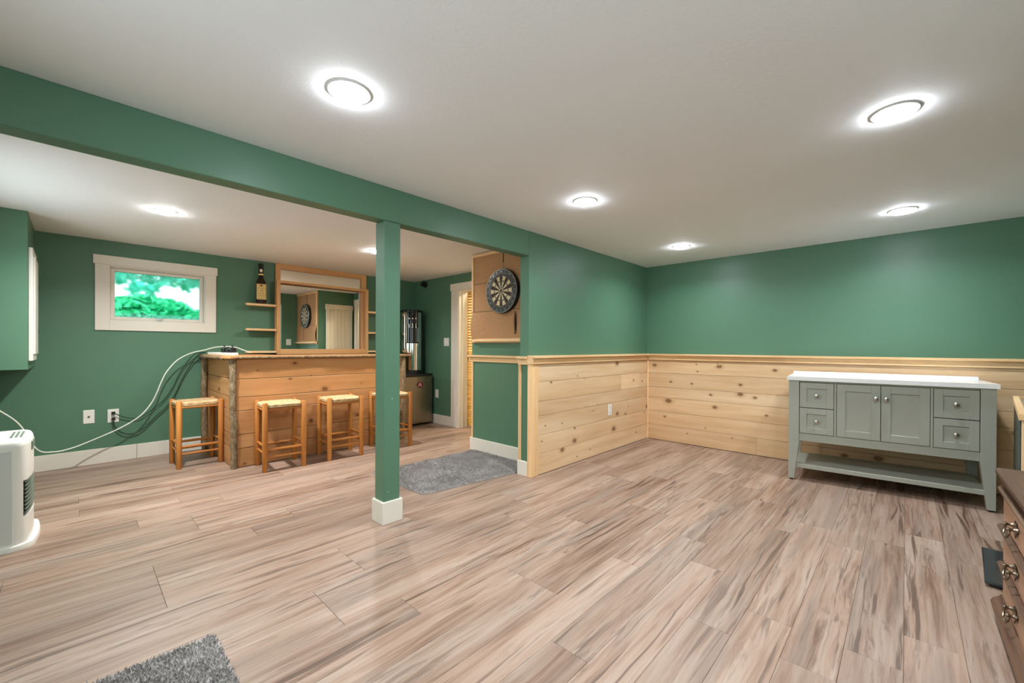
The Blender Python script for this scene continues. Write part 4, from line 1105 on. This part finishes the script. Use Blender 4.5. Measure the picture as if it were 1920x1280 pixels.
for s in (-1, 1):
    cp = [p for p in body if p[1] * s > 0 and 0.160 < p[0] < 0.2125 and abs(p[1]) > 0.2]
    inn = [(x - 0.008, y - s * 0.006) for x, y in cp]
    MB().prism(cp + inn[::-1], 0.175, 0.372).build('corner_panel', 'heater_white', ht, smooth=True)
rim = [p for p in dshape(-0.20, 0.222, HYH, 0.050, 0.012) if p[0] > 0.208]
for k in range(9):
    z = 0.190 + k * 0.0215
    mb = MB(); vs = []; fs = []
    for (x, y) in rim:
        d = Vector((x - 0.05, y)).normalized()
        vs += [(x, y, z - 0.0035), (x, y, z + 0.0015), (x - d.x * 0.020, y - d.y * 0.020, z - 0.0005), (x - d.x * 0.020, y - d.y * 0.020, z - 0.0045)]
    for i in range(len(rim) - 1):
        a, b = 4 * i, 4 * i + 4
        for j in range(4): fs.append((a + j, a + (j + 1) % 4, b + (j + 1) % 4, b + j))
    mb.add(vs, fs).build('louvre_blade', 'grille_green', ht)
shell(dshape(-0.20, 0.250, HYH + 0.025, 0.10, 0.010), [0.0, 0.014, 0.026, 0.030], 'base_tray', 'heater_white', ht, [0, 0, 0.01, 0.05])
for k in range(3):
    MB().box(0.150 + k * 0.018, 0.160 + k * 0.018, -0.10, 0.12, 0.595, 0.600).build('top_grille_bar', 'grille_green', ht, 0.001)
MB().box(0.222, 0.2365, -0.11, 0.07, 0.520, 0.566).build('control_window', 'grille_green', ht, 0.003)

# ------------------------------------------------------------------ cables and power strip
ps = thing('power_strip', 'white power strip with three black plugs on the bar end', 'power strip', (1.00, 4.99, BT + 0.026), math.radians(98))
MB().box(-0.30, 0.30, -0.028, 0.028, 0.0, 0.028).build('housing', 'white_plastic', ps, 0.006, seg=2)
for x, h, w in ((-0.06, 0.060, 0.030), (-0.16, 0.045, 0.022), (-0.245, 0.062, 0.020)):
    q = MB().box(x - w, x + w, -0.024, 0.024, 0.028, 0.028 + h * 0.75).build('plug', 'black', ps, 0.004)
    MB().tube([(x, 0, 0.028 + h * 0.7), (x + 0.006, 0, 0.028 + h), (x + 0.02, 0.0, 0.034 + h)], 0.008, 8).build('strain_relief', 'black', q, smooth=True)
for x in (0.05, 0.13):
    MB().box(x - 0.018, x + 0.018, -0.018, 0.018, 0.028, 0.0295).build('socket', 'heater_grey', ps)
wcab = [(-0.42, 5.02, 0.66), (-0.30, 5.12, 0.50), (-0.21, 5.20, 0.27), (-0.12, 5.3, 0.215), (-0.02, 5.38, 0.215)]
wcab += [(0.09, 5.45, 0.245), (0.29, 5.47, 0.335), (0.43, 5.48, 0.43), (0.515, 5.49, 0.545), (0.56, 5.49, 0.655), (0.59, 5.49, 0.75), (0.635, 5.49, 0.86), (0.72, 5.49, 0.975), (0.83, 5.48, 1.045), (0.93, 5.44, 1.075), (1.02, 5.42, 1.105), (1.12, 5.40, 1.115), (1.20, 5.38, 1.105), (1.28, 5.36, 1.07), (1.33, 5.34, 1.048)]
tag(MB().tube(spline(wcab, 7), 0.0055, 8).build('white_cable', 'cable_white', None, smooth=True), 'long white cable sagging from the heater up onto the bar', 'cable')
c1 = [(0.254, YF - 0.012, 0.470), (0.262, YF - 0.035, 0.466), (0.30, YF - 0.035, 0.44), (0.36, YF - 0.03, 0.41), (0.44, YF - 0.03, 0.405), (0.54, YF - 0.03, 0.48), (0.62, YF - 0.03, 0.56), (0.69, YF - 0.03, 0.68), (0.745, YF - 0.03, 0.82), (0.81, YF - 0.04, 0.95), (0.875, YF - 0.06, 1.035), (0.94, YF - 0.12, 1.052)]
c2 = [(0.250, YF - 0.012, 0.414), (0.252, YF - 0.035, 0.40), (0.262, YF - 0.03, 0.34), (0.31, YF - 0.03, 0.275), (0.38, YF - 0.03, 0.25), (0.46, YF - 0.03, 0.285), (0.56, YF - 0.03, 0.40), (0.65, YF - 0.03, 0.50), (0.715, YF - 0.03, 0.62), (0.77, YF - 0.03, 0.77), (0.83, YF - 0.04, 0.90), (0.895, YF - 0.07, 1.02), (0.95, YF - 0.14, 1.052)]
e1 = tag(MB().tube(spline(c1, 7), 0.0042, 8).build('extension_cable', 'cable_green', None, smooth=True), 'dark green cord from the upper socket of the outlet to the bar', 'cord')
e2 = tag(MB().tube(spline(c2, 7), 0.0052, 8).build('extension_cable', 'cable_green', None, smooth=True), 'dark green cord drooping lower from the outlet up to the bar', 'cord')

for e_, z_ in ((e1, 0.470), (e2, 0.414)):
    MB().box(0.241, 0.267, YF - 0.036, YF - 0.0095, z_ - 0.013, z_ + 0.013).build('plug', 'black', e_, 0.003)
# ------------------------------------------------------------------ rugs
def rug(name, label, poly, seed, n):
    cx = sum(p[0] for p in poly) / len(poly); cy = sum(p[1] for p in poly) / len(poly)
    t = thing(name, label, 'rug', (cx, cy, 0))
    P_ = [Vector((p[0] - cx, p[1] - cy)) for p in poly]
    # round the corners
    rp = []
    m = len(P_)
    for i in range(m):
        a, b, c = P_[i - 1], P_[i], P_[(i + 1) % m]
        d1, d2 = (a - b).normalized(), (c - b).normalized()
        for k in range(6):
            u = k / 5; p1 = b + d1 * 0.035; p2 = b + d2 * 0.035
            rp.append((1 - u) ** 2 * p1 + 2 * u * (1 - u) * b + u * u * p2)
    MB().prism([(p.x, p.y) for p in rp], 0.0006, 0.010).build('backing', 'rug', t)
    r = random.Random(seed); mb = MB()
    xs = [p.x for p in P_]; ys = [p.y for p in P_]
    def inside(x, y):
        c = False; j = len(rp) - 1
        for i in range(len(rp)):
            a, b = rp[i], rp[j]
            if (a.y > y) != (b.y > y) and x < (b.x - a.x) * (y - a.y) / (b.y - a.y) + a.x: c = not c
            j = i
        return c
    vs = []; fs = []
    cnt = 0
    while cnt < n:
        x, y = r.uniform(min(xs), max(xs)), r.uniform(min(ys), max(ys))
        if not inside(x, y): continue
        cnt += 1
        a = r.uniform(0, 2 * PI); w = 0.0035; dx, dy = math.cos(a) * w, math.sin(a) * w
        h = r.uniform(0.010, 0.017); lx, ly = r.gauss(0, 0.006), r.gauss(0, 0.006)
        k = len(vs)
        vs += [(x - dx, y - dy, 0.008), (x + dx, y + dy, 0.008), (x + lx, y + ly, 0.008 + h)]
        fs.append((k, k + 1, k + 2))
    me = bpy.data.meshes.new('pile'); me.from_pydata(vs, [], fs); me.materials.append(MATS['rug'])
    o = link('pile', me, t); o['kind'] = 'stuff'
    return t
rug('floor_rug', 'grey shaggy rug between the post and the dartboard wall', [(1.781, 2.672), (2.655, 2.545), (2.93, 2.545), (2.935, 3.42), (1.79, 3.45)], 5, 26000)
rug('floor_rug', 'grey shaggy rug cut off by the bottom edge at the left', [(-0.55, 1.15), (0.372, 1.15), (0.368, 1.95), (-0.55, 1.955)], 6, 26000)
